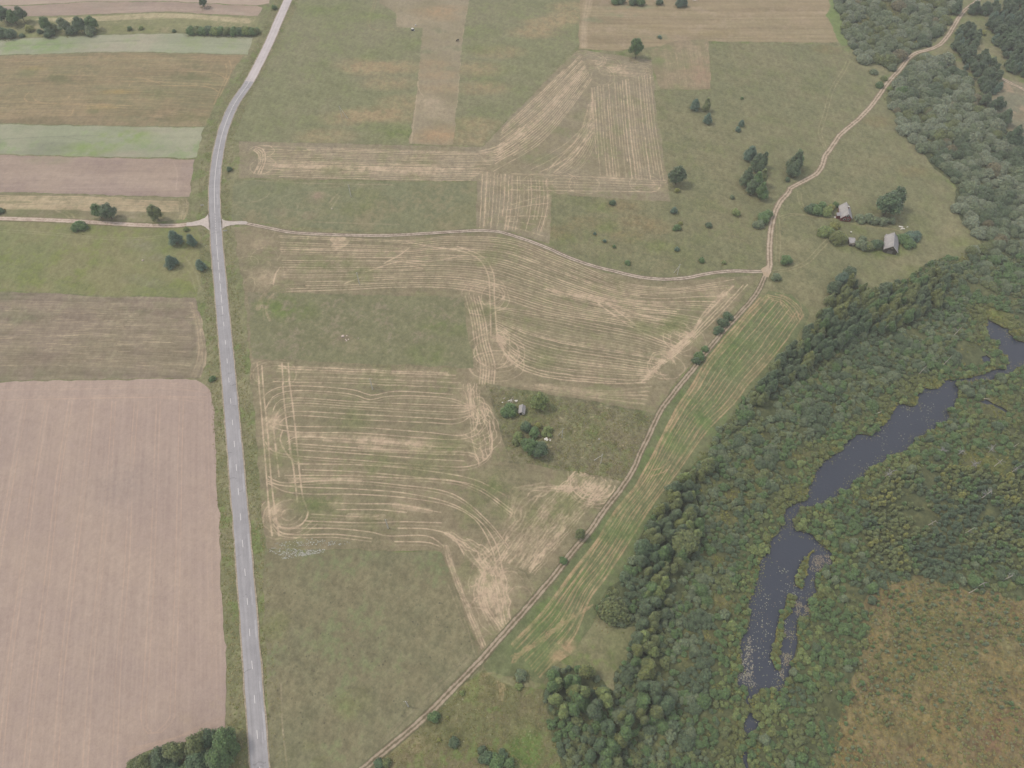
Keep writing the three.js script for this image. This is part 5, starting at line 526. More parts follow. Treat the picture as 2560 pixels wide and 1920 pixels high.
function grow(zone, poly, step, choose, keep = () => true, wetOk) {
  const [x0, z0, x1, z1] = box([poly]);
  for (let z = z0; z < z1; z += step * 0.88) for (let x = x0 + rr(0, step); x < x1; x += step) {
    const px = x + rr(-0.45, 0.45) * step, pz = z + rr(-0.45, 0.45) * step;
    if (!inside(poly, px, pz) || (!wetOk && (HOLES.some((h) => inside(h, px, pz)) || SEDGE.some((s) => Math.hypot(px - s[0], pz - s[1]) < s[2]))) || near(TR2, px, pz, 4) || near(TR5, px, pz, 3) || !keep(px, pz)) continue;
    const it = choose(px, pz); if (it) (masses[it[0]] ??= []).push({ x: px, z: pz, R: it[1], tone: it[2], zone });
  }
}
const toneAt = (list, x, z, size = 16) => list[Math.min(list.length - 1, Math.floor(clamp(noise(x + 900, z, size) * 1.7 - 0.35 + rr(-0.17, 0.17)) * list.length))];
const zFar = [[217.2,-272.3]][0][1];
const inBelt = (x, z) => inside(BELT1, x, z) || inside(BELT2, x, z) || inside(CLUMP, x, z), inPines = (x, z) => PINES.some((p) => inside(p, x, z));
grow('carr', WIDE, 5.2, (x, z) => ['willow', rr(2.4, 4.4) * (rnd() < 0.2 ? 1.3 : 1), rnd() < 0.02 ? 'rust' : toneAt(['dusk', 'grey', 'silver', 'grey', 'silver', 'olive', 'grey'], x, z, 20)], (x, z) => z < zFar && !inPines(x, z));
for (const p of PINES) grow('pinestand', p, 4.1, (x, z) => noise(x, z + 50, 14) > 0.52 ? ['broad', rr(2, 3.4), toneAt(['dark', 'dusk', 'pine', 'dusk'], x, z)] : ['pine', rr(1.4, 2.9), toneAt(['pine', 'blue', 'dusk', 'dark'], x, z)], () => rnd() < 0.85);
grow('belt', BELT1, 3.6, (x, z) => ['birch', rr(1.6, 3), toneAt(['dark', 'dusk', 'green', 'olive', 'moss', 'olive', 'dusk'], x, z, 14)]);
grow('lowerbelt', BELT2, 3.8, (x, z) => ['birch', rr(1.7, 3.1), toneAt(['dark', 'dusk', 'green', 'olive', 'moss', 'pale', 'olive', 'dusk'], x, z, 12)]);
grow('clump', CLUMP, 4.2, () => ['birch', rr(2.4, 3.2), pick(['pale', 'moss', 'green', 'dusk'])]);
const westBank = (x, z) => z >= zFar && !inside(EAST, x, z) && !inside(BOG, x, z);
grow('westbank', WIDE, 2.05, (x, z) => { const wet = near(edgeW, x, z, 9), b = noise(x, z, 18); if (!wet && b > 0.5 && rnd() < 0.1) return ['willow', rr(1.7, 3.2), toneAt(['dusk', 'grey', 'green', 'dusk', 'grey'], x, z)]; return ['shrub', rr(0.65, 1.3) * (rnd() < 0.2 ? 1.6 : 1) * (wet ? 0.9 : 1.1), toneAt(wet ? ['green', 'pale', 'green', 'olive', 'moss'] : ['dusk', 'green', 'grey', 'olive', 'dusk', 'green'], x, z)]; }, (x, z) => westBank(x, z) && !(inBelt(x, z) && rnd() < 0.6) && (near(edgeW, x, z, 5) || noise(x + 77, z, 12) + rnd() * 0.25 < 0.88));
grow('eastbank', WIDE, 2.05, (x, z) => { const wet = near(edgeW, x, z, 10); if (inside(PINEWOOD, x, z)) return rnd() < 0.12 ? ['shrub', rr(0.9, 1.5), pick(['olive', 'dusk'])] : ['bogpine', rr(0.65, 1.35), toneAt(['pine', 'dusk', 'green', 'olive', 'moss', 'yellow', 'olive'], x, z, 18)]; return rnd() < 0.05 ? ['bush', rr(1.8, 2.6), pick(['dusk', 'grey', 'green'])] : ['shrub', rr(0.6, 1.25) * (rnd() < 0.2 ? 1.6 : 1), toneAt(['dusk', 'green', 'green', wet ? 'pale' : 'olive', 'moss', 'green'], x, z)]; }, (x, z) => z >= zFar - 60 && inside(EAST, x, z) && !inside(BOG, x, z) && (near(edgeW, x, z, 5) || noise(x + 77, z, 12) + rnd() * 0.3 < 1.0));
grow('bogedge', BOG, 2.7, (x, z) => ['bogpine', rr(0.45, 0.85), pick(['moss', 'olive', 'green', 'grey'])], (x, z) => { const e = noise(x, z, 14), [q] = [[138.7,-75.3]], w = clamp((q[0] + 22 - x) / 45, -0.1, 1) * 0.3; const n = clamp((-58 - z) / 36) * 0.36; return e + w + n + rr(-0.15, 0.15) > 0.64; });
ISLES.forEach((p) => grow('islet', p, 1.5, () => ['shrub', rr(0.6, 1.1), pick(['pale', 'moss', 'olive', 'green'])], undefined, true));
// the 300 of each kind that show largest are things of their own; the rest of the mass is one body of growth
RIVER.forEach(([x, z], i) => { if (i % 2) return; const q = RIVER[(i + 1) % RIVER.length], L = Math.hypot(q[0] - x, q[1] - z) || 1; for (const k of [-1, 1]) { const d = rr(0.5, 1.6), px = x - (q[1] - z) / L * d * k, pz = z + (q[0] - x) / L * d * k; if (!HOLES.some((h) => inside(h, px, pz)) && !SEDGE.some((s) => Math.hypot(px - s[0], pz - s[1]) < s[2])) masses.shrub.push({ x: px, z: pz, R: rr(0.7, 1.6), tone: toneAt(['green', 'pale', 'olive', 'moss'], px, pz, 9), zone: inside(EAST, px, pz) ? 'eastbank' : 'westbank' }); } });
const PHRASE = {
  willow: { carr: ['willow in the northern carr', 'shrub', 'willows of the northern carr'], westbank: ['willow west of the river', 'shrub', 'willows west of the river'] },
  pine: { pinestand: ['pine in the dark stand', 'tree', 'pines of the top right stand'] },
  broad: { pinestand: ['leafy tree in the dark stand', 'tree', 'leafy trees of the top right stand'] },
  birch: { belt: ['birch in the upper belt', 'tree', 'birches of the upper belt'], lowerbelt: ['birch in the lower belt', 'tree', 'birches of the lower belt'], clump: ['tree in the strip foot clump', 'tree', 'trees of the strip foot clump'] },
  shrub: { westbank: ['marsh shrub west of the river', 'shrub', 'marsh shrubs west of the river'], eastbank: ['marsh shrub east of the river', 'shrub', 'marsh shrubs east of the river'], islet: ['low shrub on an islet', 'shrub', 'shrubs on the islets'] },
  bogpine: { eastbank: ['stunted pine', 'tree', 'stunted pines of the bog wood'], bogedge: ['dwarf pine', 'tree', 'dwarf pines on the bog'] },
  bush: { eastbank: ['rounded bush beyond the river', 'bush', 'taller bushes beyond the river'] },
};
const TWORD = { grey: 'grey-green', olive: 'olive', green: 'fresh green', dark: 'dark green', pale: 'pale green', yellow: 'yellow-green', silver: 'silvery', blue: 'blue-green', pine: 'deep green', moss: 'mossy green', rust: 'brownish', dusk: 'dull green' };
const MASSNAME = { willow: 'willow_thicket', pine: 'pine_thicket', birch: 'birch_thicket', broad: 'leafy_thicket', shrub: 'marsh_scrub', bogpine: 'bog_pine_scrub', bush: 'bush_thicket' };
const LANDMARK = [[[[258.4,-530.2]], 'by the top corner of the beige field'], [[[241.2,-469.5]], 'at the east meadow edge above the track'], [[[301.3,-530.2]], 'at the top picture edge'], [[[288.7,-479.8]], 'where the north track enters the thicket'], [[[266,-434.6]], 'right below the north track'], [[[251.6,-390.3]], 'along the upper right meadow edge'], [[[287.3,-408.7]], 'left of the sandy clearing'], [[[254.3,-355.9]], 'along the middle of the right meadow edge'], [[[289.9,-367]], 'below the sandy clearing'], [[[314.6,-462.2]], 'between north track and clearing'], [[[350.3,-491.9]], 'by the upper right corner'], [[[261,-308.9]], 'level with the great dark farm tree'], [[[280.5,-308.9]], 'on the right edge level with the farm'], [[[259.6,-272.5]], 'on the right edge above the river'], [[[233.5,-259.8]], 'below the farm meadow'], [[[212.9,-243.7]], 'right of the slanting farm trees'], [[[176.4,-239.8]], 'just under the slanting farm trees'], [[[184.7,-228.3]], 'midway along the farm side'], [[[154.1,-220.9]], 'at the top of the green strip'], [[[159.6,-199.7]], 'behind the top of the green strip'], [[[194.8,-206.6]], 'by the white birch snags'], [[[222.5,-206.6]], 'in the bend of the upper river'], [[[106.1,-166.9]], 'beside the middle of the green strip'], [[[133.3,-170]], 'left of the wide pool'], [[[89.2,-143.7]], 'where the strip narrows to the belt'], [[[115.9,-138.2]], 'left of the river neck'], [[[69.7,-127.5]], 'beside the lower green strip'], [[[87.6,-119.7]], 'between belt and upper long pool'], [[[60,-107.3]], 'opposite the two track bushes'], [[[53.3,-88.3]], 'beside the big lone willow'], [[[74.8,-83.9]], 'left of the long pool'], [[[48.7,-67]], 'right of the grassy nook'], [[[73.2,-60.9]], 'left of the pool foot'], [[[24.8,-55.1]], 'below the grassy nook'], [[[50.5,-45.6]], 'in the lower wood'], [[[69.5,-38.3]], 'left of the narrow outlet'], [[[31.5,-34.8]], 'at the bottom picture edge'], [[[187.5,-160.9]], 'right of the wide pool'], [[[212.8,-166.9]], 'by the dark ditch'], [[[151.9,-135.4]], 'right of the river neck'], [[[172.1,-130.1]], 'in the upper stunted wood'], [[[202.1,-132.7]], 'in the right stunted wood'], [[[162.9,-109.8]], 'in the lower stunted wood'], [[[195.4,-109.8]], 'in the thinning stunted wood at right'], [[[132.1,-107.3]], 'right of the long pool top'], [[[123.7,-83.9]], 'between long pool and bog'], [[[112.3,-65]], 'right of the pool foot'], [[[103.5,-45.6]], 'right of the narrow outlet'], [[[143,-75.3]], 'on the upper left bog'], [[[168.9,-75.3]], 'on the upper right bog'], [[[130.3,-47.5]], 'on the lower left bog'], [[[158.7,-47.5]], 'on the lower right bog'], [[[116.2,-102.5]], 'at the upper islet'], [[[101.1,-75.3]], 'at the long islet']].map(([p, t]) => [...p[0], t]);
camera.updateMatrixWorld(); const eye = new V();
for (const [kind, list] of Object.entries(masses)) {
  for (const it of list) { eye.set(it.x, it.R, it.z).project(camera); it.seen = Math.abs(eye.x) < 1.01 && Math.abs(eye.y) < 1.02; it.d = (it.seen ? 0 : 1e4) + Math.hypot(it.x, 270, it.z) / it.R; }
  list.sort((a, b) => a.d - b.d);
  const rest = [];
  list.forEach((it, i) => {
    if (i >= 300 || !it.seen) { rest.push(it); return; }
    const [ph, cat, grp] = PHRASE[kind][it.zone], at = LANDMARK.map((m) => [Math.hypot(m[0] - it.x, m[1] - it.z), m[2]]).sort((a, b) => a[0] - b[0])[0][1], q = it.R / KIND[kind].R; plant(kind, it.x, it.z, it.R, it.tone, `${q < 0.9 ? 'small ' : q > 1.2 ? 'large ' : ''}${TWORD[it.tone]} ${ph} ${at}`, cat, grp);
  });
  if (!rest.length) continue;
  const g = new THREE.Group(); g.name = MASSNAME[kind]; g.userData = { kind: 'stuff', label: `mass of further ${NAME[kind].replace('_', ' ')}s filling the wetland`, category: 'thicket' }; scene.add(g);
  const K = KIND[kind], m = leaf('#ffffff', 1), d = new THREE.Object3D(); m.color.setRGB(1, 1, 1);
  K.forms.forEach((f, q) => {
    const mine = rest.filter((_, i) => i % K.n === q); if (!mine.length) return;
    const im = new THREE.InstancedMesh(f[0], m, mine.length); im.name = 'foliage'; im.castShadow = im.receiveShadow = true;
    mine.forEach((it, i) => { const s = it.R / K.R; d.position.set(it.x, 0, it.z); d.rotation.y = rr(0, 6.3); d.scale.set(s * rr(0.75, 1.25), s * rr(0.8, 1.2), s * rr(0.75, 1.25)); d.updateMatrix(); im.setMatrixAt(i, d.matrix); im.setColorAt(i, LEAF[it.tone].color); });
    g.add(im);
  });
}

// ---------------------------------------------------------------- ground cover too small to count
function tuftGeo(n, h, r) { const pos = [], col = []; for (let i = 0; i < n; i++) { const a = rr(0, 6.3), d = rr(0, r * 0.6), x = Math.cos(a) * d, z = Math.sin(a) * d, b = rr(0, 6.3), w = rr(0.1, 0.2), L = rr(0.5, 1) * r, c = rr(0.7, 1.3); pos.push(x - Math.sin(b) * w, 0, z + Math.cos(b) * w, x + Math.sin(b) * w, 0, z - Math.cos(b) * w, x + Math.cos(b) * L, h * rr(0.5, 1.1), z + Math.sin(b) * L); for (let k = 0; k < 3; k++) col.push(c * 1.05, c, c * 0.9); } const g = new THREE.BufferGeometry(); g.setAttribute('position', new THREE.Float32BufferAttribute(pos, 3)); g.setAttribute('color', new THREE.Float32BufferAttribute(col, 3)); g.computeVertexNormals(); return g; }
const plainLeaf = new THREE.MeshStandardMaterial({ color: 0xffffff, vertexColors: true, roughness: 1, side: THREE.DoubleSide });
function scatter(name, label, geo, mat, spots, y = 0) {   // spots: [x, z, scale, colour]
  const m = new THREE.InstancedMesh(geo, mat, spots.length), d = new THREE.Object3D(); m.name = numbered(name); m.userData = { kind: 'stuff', label, category: name.replace(/_/g, ' ') }; m.castShadow = m.receiveShadow = true;
  spots.forEach(([x, z, s, c, sy], i) => { d.position.set(x, y, z); d.rotation.set(0, rr(0, 6.3), 0); d.scale.set(s, s * (sy || 1), s); d.updateMatrix(); m.setMatrixAt(i, d.matrix); m.setColorAt(i, c); }); scene.add(m);
}
const hue = (h, k = 1.35) => base(h, k), spread = (poly, n, keep) => { const [x0, z0, x1, z1] = box([poly]), out = []; for (let i = 0, q = 0; i < n && q < n * 12; q++) { const x = rr(x0, x1), z = rr(z0, z1); if (inside(poly, x, z) && (!keep || keep(x, z))) { out.push([x, z]); i++; } } return out; };
const offWater = (x, z) => !HOLES.some((h) => inside(h, x, z));
{
  const sed = ['#757a46', '#6d7444', '#80804e', '#646e3e'].map((h) => hue(h)), s = [];
  for (const [x, z, r] of SEDGE) for (let i = 0; i < r * r * 2.2; i++) { const a = rr(0, 6.3), d = Math.sqrt(rnd()) * r * 1.15, px = x + Math.cos(a) * d, pz = z + Math.sin(a) * d; if (offWater(px, pz)) s.push([px, pz, rr(0.7, 1.3), pick(sed)]); }
  RIVER.forEach(([x, z]) => { for (let i = 0; i < 7; i++) { const px = x + rr(-3, 3), pz = z + rr(-3, 3); if (offWater(px, pz)) s.push([px, pz, rr(0.7, 1.4), pick(sed)]); } });
  for (const p of ISLES) for (const [x, z] of spread(p, 110)) s.push([x, z, rr(0.6, 1.2), pick(sed)]);
  for (const [x, z] of spread(WIDE, 3500, (x, z) => offWater(x, z) && !inside(BOG, x, z))) s.push([x, z, rr(0.6, 1.2), pick(sed)]);
  scatter('sedge', 'yellow-green sedge between the marsh shrubs and along the river', tuftGeo(12, 0.7, 0.75), plainLeaf, s);
}
{
  const cols = ['#757045', '#766a45', '#6a6a40', '#80724a', '#85764e', '#6d6f44'].map((h) => hue(h, 1.75)), s = [];
  for (const [x, z] of spread(BOG, 15000, (x, z) => noise(x, z, 9) + rr(-0.3, 0.3) > 0.42)) s.push([x, z, rr(0.35, 0.8), pick(cols)]);
  scatter('bog_heath', 'low heath and moss tussocks covering the peat bog', tuftGeo(14, 0.55, 0.9), plainLeaf, s);
  const t = [], c2 = ['#747647', '#7a7845', '#6c7247', '#78795c'].map((h) => hue(h, 1.95));
  for (const [x, z] of spread(BOG, 5200, (x, z) => noise(x + 40, z, 16) + rr(-0.35, 0.35) > 0.5)) t.push([x, z, rr(0.16, 0.4), pick(c2)]);
  scatter('bog_birch_scrub', 'knee-high scrub dotted over the peat bog', KIND.shrub.forms[1][0], leaf('#ffffff', LIT), t);
}
{
  const cols = ['#7b7d52', '#858358', '#6e7746', '#8f8a66'].map((h) => hue(h, 1.3)), s = [], mdw = [[92.8,-424],[130.1,-424],[137.5,-479.8],[229.9,-479.8],[241.7,-437.3],[244.4,-401.2],[248,-354.8],[254,-317.5],[244.1,-269.8],[205.4,-256.5],[169.6,-231.2],[148.5,-234.9],[131.4,-259.1],[94.5,-254.8],[47,-260.4],[20,-280.3],[22.8,-321.9],[90,-314.8]];
  for (const [x, z] of spread(mdw, 5200)) s.push([x, z, rr(0.4, 0.8), pick(cols), 0.7]);
  for (const [x, z] of spread([[-11,-187.6],[63.5,-171.6],[47.5,-138.6],[-0.2,-148.6]], 2600)) s.push([x, z, rr(0.4, 0.9), pick(cols)]);
  for (const [x, z] of spread([[-10.6,-61.7],[0,-56.6],[4.1,-56.6],[13.2,-54.7],[12.3,-51.2],[18.1,-42.7],[16.4,-31],[-45.7,-31],[-36.3,-39.4],[-27.2,-47.1],[-18.7,-55.8]], 2600)) s.push([x, z, rr(0.35, 0.8), pick(cols)]);
  for (const [x, z] of ROAD) for (let i = 0; i < 16; i++) { const d = (rnd() < 0.5 ? -1 : 1) * rr(3.9, 9); s.push([x + d, z + rr(-1.5, 1.5), rr(0.3, 0.75), pick(cols), 0.8]); }
  for (const [x, z, R] of footed) for (let i = 0; i < 8 + R * 6; i++) { const a = rr(0, 6.3), d = R * rr(0.5, 1.35); s.push([x + Math.cos(a) * d, z + Math.sin(a) * d, rr(0.4, 0.85), pick(cols), 1.1]); }
  scatter('meadow_weeds', 'tall weeds and grass tufts on verges and rough meadows', tuftGeo(11, 0.5, 0.8), plainLeaf, s);
}
{ // water lilies and drifting leaves
  const pad = new THREE.CircleGeometry(0.5, 7, 0.3, 5.7); pad.rotateX(-Math.PI / 2); pad.setAttribute('color', new THREE.Float32BufferAttribute(new Float32Array(pad.attributes.position.count * 3).fill(1), 3));
  const cols = ['#8f9482', '#9a9c88', '#7f8668', '#8a7f66', '#a3a598'].map((h) => hue(h, 1.1)), s = [], shore = ['#7c7d4a', '#86824f', '#70733f', '#7d7560'].map((h) => hue(h, 1.1)), wet = (x, z) => inside(RIVER, x, z) && !ISLES.some((p) => inside(p, x, z));
  for (const [x, z] of spread(RIVER, 5200, (x, z) => wet(x, z) && rough(x, z, 6) + rr(-0.2, 0.2) > (z > [[114.1,-103.9]][0][1] ? 0.56 : 0.82))) s.push([x, z, rr(0.14, 0.45), pick(cols)]);
  RIVER.forEach(([x, z]) => { const k = rough(x, z, 12) > 0.5 ? 16 : 4; for (let i = 0; i < k; i++) { const px = x + rr(-2.6, 2.6), pz = z + rr(-2.6, 2.6); if (wet(px, pz)) s.push([px, pz, rr(0.15, 0.5), pick(shore)]); } });
  scatter('water_lilies', 'pale lily pads and drifting leaves on the dark river', pad, plainLeaf, s, -0.385);
  const w2 = [], clump = (x, z) => rough(x, z, 6) + rr(-0.1, 0.1) > 0.52; for (const [x, z] of spread([[123.9,-105.9],[127.6,-105.9],[125.7,-102.1],[121.8,-99.2],[119.1,-97.4],[116.1,-98.3],[120.2,-105.9]], 240, (x, z) => wet(x, z) && clump(x, z))) w2.push([x, z, rr(0.2, 0.55), pick(['#7b7060', '#857a6c', '#6f6a60'].map((h) => hue(h)))]);
  for (const [x, z] of spread([[84.1,-72.8],[89.1,-76.1],[88.6,-67],[86.6,-59],[89.3,-55.8],[85,-57],[81.2,-59],[83.5,-67]], 300, (x, z) => wet(x, z) && clump(x, z))) w2.push([x, z, rr(0.2, 0.55), pick(['#7b7668', '#8a8478', '#7d7a70'].map((h) => hue(h)))]);
  for (const p of [[[108.8,-88.3],[113.9,-85.2],[112.2,-82.1],[108.3,-80.4],[105.5,-81.3]], [[101.7,-76.1],[106.2,-77],[101.9,-65.4],[97.5,-59],[96.9,-61.7],[99.8,-69.4]]]) for (const [x, z] of spread(p, 190, (x, z) => wet(x, z) && clump(x, z))) w2.push([x, z, rr(0.2, 0.5), pick(['#7d7260', '#86806a', '#736e66'].map((h) => hue(h)))]);
  scatter('water_weed', 'brownish weed mats along the edges of the river', pad, plainLeaf, w2, -0.39);
}
const stoneGeo = (sd) => { const g = new THREE.IcosahedronGeometry(0.5, 1), p = g.attributes.position; for (let i = 0; i < p.count; i++) { const k = 0.75 + 0.5 * rough(p.getX(i) * 9 + sd, p.getZ(i) * 9 + p.getY(i) * 7, 6); p.setXYZ(i, p.getX(i) * k, p.getY(i) * k * 0.7, p.getZ(i) * k); } g.computeVertexNormals(); g.setAttribute('color', new THREE.Float32BufferAttribute(new Float32Array(p.count * 3).fill(1), 3)); return g; };
{
  const cols = ['#b4b5ae', '#a6a79b', '#c2c3bb', '#98988a'].map((h) => hue(h, 1)), s = [];
  for (const [p, n] of [[[[-96.2,-111.1],[-87.6,-111.9],[-81.7,-113],[-75.4,-112.2],[-68.4,-112.2],[-64.8,-111],[-69.9,-110],[-82,-109.7],[-92.4,-109.5]], 230], [[[-96.8,-108.9],[-88.8,-108.8],[-81.8,-108.2],[-74.9,-108.6],[-74.7,-107.1],[-81.3,-105.7],[-85.4,-105.1],[-90.1,-104.4],[-93.6,-106.4],[-96.8,-107.1]], 330], [[[-91.6,-105],[-89.9,-105.3],[-88.7,-104.6],[-90.6,-104.2]], 30], [[[-85.1,-107.1],[-75.2,-108.2],[-76.4,-106.9],[-84.7,-105.3]], 170]]) for (const [x, z] of spread(p, n)) if (rnd() < 0.62) s.push([x, z, rr(0.22, 0.55), pick(cols)]);
  scatter('pale_stones', 'scatter of whitish stones at the corner of the mown field', stoneGeo(3), new THREE.MeshStandardMaterial({ color: 0xffffff, vertexColors: true, roughness: 0.9 }), s, 0.1);
}

// ---------------------------------------------------------------- buildings and small things
const bx = (w, h, d, x = 0, y = 0, z = 0) => new THREE.BoxGeometry(w, h, d).translate(x, y, z);
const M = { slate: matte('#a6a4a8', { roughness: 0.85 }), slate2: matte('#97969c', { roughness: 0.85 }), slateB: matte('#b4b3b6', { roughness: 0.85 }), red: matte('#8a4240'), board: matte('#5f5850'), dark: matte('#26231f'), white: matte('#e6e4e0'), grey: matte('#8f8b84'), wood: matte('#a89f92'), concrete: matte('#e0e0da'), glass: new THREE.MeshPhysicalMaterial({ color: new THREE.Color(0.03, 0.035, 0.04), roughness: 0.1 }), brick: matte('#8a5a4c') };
function rooftex(h1, h2) { const t = cover([0, 0, 8, 12], 0.06, { a: h1, b: h2, patch: 3, grain: 10, tuft: 9, streak: 7, streakWidth: 0.2, streakLength: 6, angle: 0 }); t.wrapS = t.wrapT = THREE.RepeatWrapping; return new THREE.MeshStandardMaterial({ map: t, roughness: 0.85, side: THREE.DoubleSide }); }
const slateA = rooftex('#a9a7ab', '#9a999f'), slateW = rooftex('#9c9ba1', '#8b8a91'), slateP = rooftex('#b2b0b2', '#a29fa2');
function slope(w, l, t, sheets) { // a roof slope of overlapping corrugated sheets, edges uneven
  const nx = 40, nz = 24, pos = [], uv = [], idx = [];
  for (let j = 0; j <= nz; j++) for (let i = 0; i <= nx; i++) { const u = i / nx, v = j / nz, row = Math.floor(v * sheets) / sheets; pos.push((u - 0.5) * l + (j === 0 || j === nz ? 0 : 0), 0.03 * Math.sin(u * l * 14) + (v - row) * 0.05 - 0.02 + (rough(u * 9 + t * 31, v * 9, 5) - 0.5) * 0.1, v * w + (j === nz ? (rough(u * 40 + t, 3, 5) - 0.5) * 0.25 : 0)); uv.push(v * w / 8, u * l / 12); }
  for (let j = 0; j < nz; j++) for (let i = 0; i < nx; i++) { const a = j * (nx + 1) + i, b = a + nx + 1; idx.push(a, b, a + 1, a + 1, b, b + 1); }
  const g = new THREE.BufferGeometry(); g.setAttribute('position', new THREE.Float32BufferAttribute(pos, 3)); g.setAttribute('uv', new THREE.Float32BufferAttribute(uv, 2)); g.setIndex(idx); g.computeVertexNormals(); return g;
}
function gabled(g, { w, l, eave, ridge, over, wall, gable, roof }) {   // long axis z, front gable at +z
  const prism = (sx, dz) => { const s = new THREE.Shape([[-w / 2, 0], [w / 2, 0], [w / 2, eave], [0, ridge - 0.12], [-w / 2, eave]].map((p) => new THREE.Vector2(...p))); return new THREE.ExtrudeGeometry(s, { depth: 0.2, bevelEnabled: false }).translate(0, 0, dz); };
  part(g, 'gable_wall', prism(1, l / 2 - 0.2), gable || wall); part(g, 'gable_wall', prism(1, -l / 2), gable || wall);
  for (const k of [-1, 1]) part(g, 'side_wall', bx(0.2, eave, l - 0.4, k * (w / 2 - 0.1), eave / 2, 0), wall);
  const run = w / 2 + over, rise = (ridge - eave) / (w / 2) * run, len = Math.hypot(run, rise), ang = Math.atan2(rise, run);
  for (const k of [-1, 1]) { const r = part(g, 'roof_slope', slope(len, l + over * 2, k + 2, 4), Array.isArray(roof) ? roof[k < 0 ? 0 : 1] : roof); r.rotation.order = 'YXZ'; r.rotation.y = k * Math.PI / 2; r.rotation.x = ang; r.position.set(0, ridge + 0.03, 0); }
  part(g, 'ridge_cap', bx(0.34, 0.1, l + over * 2, 0, ridge + 0.06, 0), M.slateB);
}
function setOn(t, [p], psi, l) { const s = Math.sin(psi), c = Math.cos(psi); t.position.set(p[0] + s * l / 2, 0, p[1] - c * l / 2); t.rotation.y = -psi; return t; }
{
  const h = thing('farmhouse', 'red wooden farmhouse with weathered grey gable roof and side porch', 'house');
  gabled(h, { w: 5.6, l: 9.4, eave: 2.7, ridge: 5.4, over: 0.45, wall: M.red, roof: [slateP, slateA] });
  const win = (x, y, z, ry) => { const f = part(h, 'window', bx(1.15, 1.25, 0.1), M.white); f.position.set(x, y, z); f.rotation.y = ry; part(f, 'pane', bx(0.8, 0.9, 0.06, 0, 0, 0.04), M.glass); };
  win(-0.7, 1.55, 4.73, 0); win(1.2, 1.55, 4.73, 0); for (const z of [-3, -0.5]) { win(-2.83, 1.6, z, -Math.PI / 2); win(2.83, 1.6, z, Math.PI / 2); }
  win(0, 3.9, 4.73, 0);
  const ch = part(h, 'chimney', bx(0.6, 1.3, 0.6, 0.5, 5.4, -0.6), M.brick); part(ch, 'cap', bx(0.75, 0.12, 0.75, 0.5, 6.1, -0.6), M.concrete);
  part(h, 'porch_wall', bx(1.9, 2.2, 2.2, -3.7, 1.1, 2.1), M.red); const pr = part(h, 'porch_roof', bx(2.7, 0.1, 2.8), M.slate2); pr.position.set(-3.6, 2.55, 2.1); pr.rotation.z = 0.22;
  part(h, 'door', bx(0.06, 1.9, 0.9, -4.68, 0.95, 2.1), M.board); part(h, 'step', bx(0.9, 0.3, 1.4, -5.1, 0.15, 2.1), M.concrete);
  setOn(h, [[184.4,-299]], 0.15, 9.4);
}
{
  const b = thing('barn', 'long barn with pale grey sheet roof and dark board gable', 'barn');
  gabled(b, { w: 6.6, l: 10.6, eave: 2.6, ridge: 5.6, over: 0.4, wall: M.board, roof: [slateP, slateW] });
  for (const k of [-1, 1]) { const f = part(b, 'bargeboard', bx(5.05, 0.26, 0.1), k > 0 ? M.white : M.grey); f.position.set(k * 1.85, 3.98, 5.78); f.rotation.z = -k * Math.atan2(3, 3.3); }
  const dr = part(b, 'barn_door', bx(2.6, 2.2, 0.1, 0, 1.1, 5.36), M.grey); part(dr, 'hinge', bx(2.4, 0.1, 0.05, 0, 1.7, 5.44), M.dark);
  part(b, 'loft_hatch', bx(0.9, 0.8, 0.08, 0.1, 3.9, 5.35), M.wood);
  const ln = part(b, 'lean_to_wall', bx(4.6, 2, 1.6, -0.6, 1, -6.1), M.board); ln.castShadow = true; const lr = part(b, 'lean_to_roof', bx(5, 0.1, 2.2), M.slate); lr.position.set(-0.6, 2.35, -6.3); lr.rotation.x = -0.25;
  setOn(b, [[201.2,-274]], 0.34, 10.6);
}
{
  const s = thing('grey_shed', 'small grey shed with single-pitch roof between willow and bushes', 'shed');
  part(s, 'wall', bx(2.9, 1.9, 4, 0, 0.95, 0), M.board); const r = part(s, 'roof', slope(4.7, 3.4, 5, 3), slateA); r.rotation.set(0.12, 0, 0); r.position.set(0, 2.35, -2.35); part(s, 'door', bx(0.9, 1.6, 0.08, 0.5, 0.8, 2.03), M.wood);
  part(s, 'fascia', bx(3.4, 0.16, 0.08, 0, 1.95, 2.3), M.wood);
  setOn(s, [[182.8,-279.5]], 0.1, 4);
}
{
  const s = thing('wooden_hut', 'little grey hut with open dark doorway on the overgrown plot', 'hut');
  gabled(s, { w: 2.7, l: 3.9, eave: 1.7, ridge: 2.6, over: 0.22, wall: M.board, gable: M.wood, roof: [slateP, slateA] });
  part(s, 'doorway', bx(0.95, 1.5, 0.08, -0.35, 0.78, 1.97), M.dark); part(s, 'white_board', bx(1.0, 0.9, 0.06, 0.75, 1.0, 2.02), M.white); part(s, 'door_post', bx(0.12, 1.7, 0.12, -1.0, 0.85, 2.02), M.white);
  setOn(s, [[4.3,-172]], 0.1, 3.9);
}
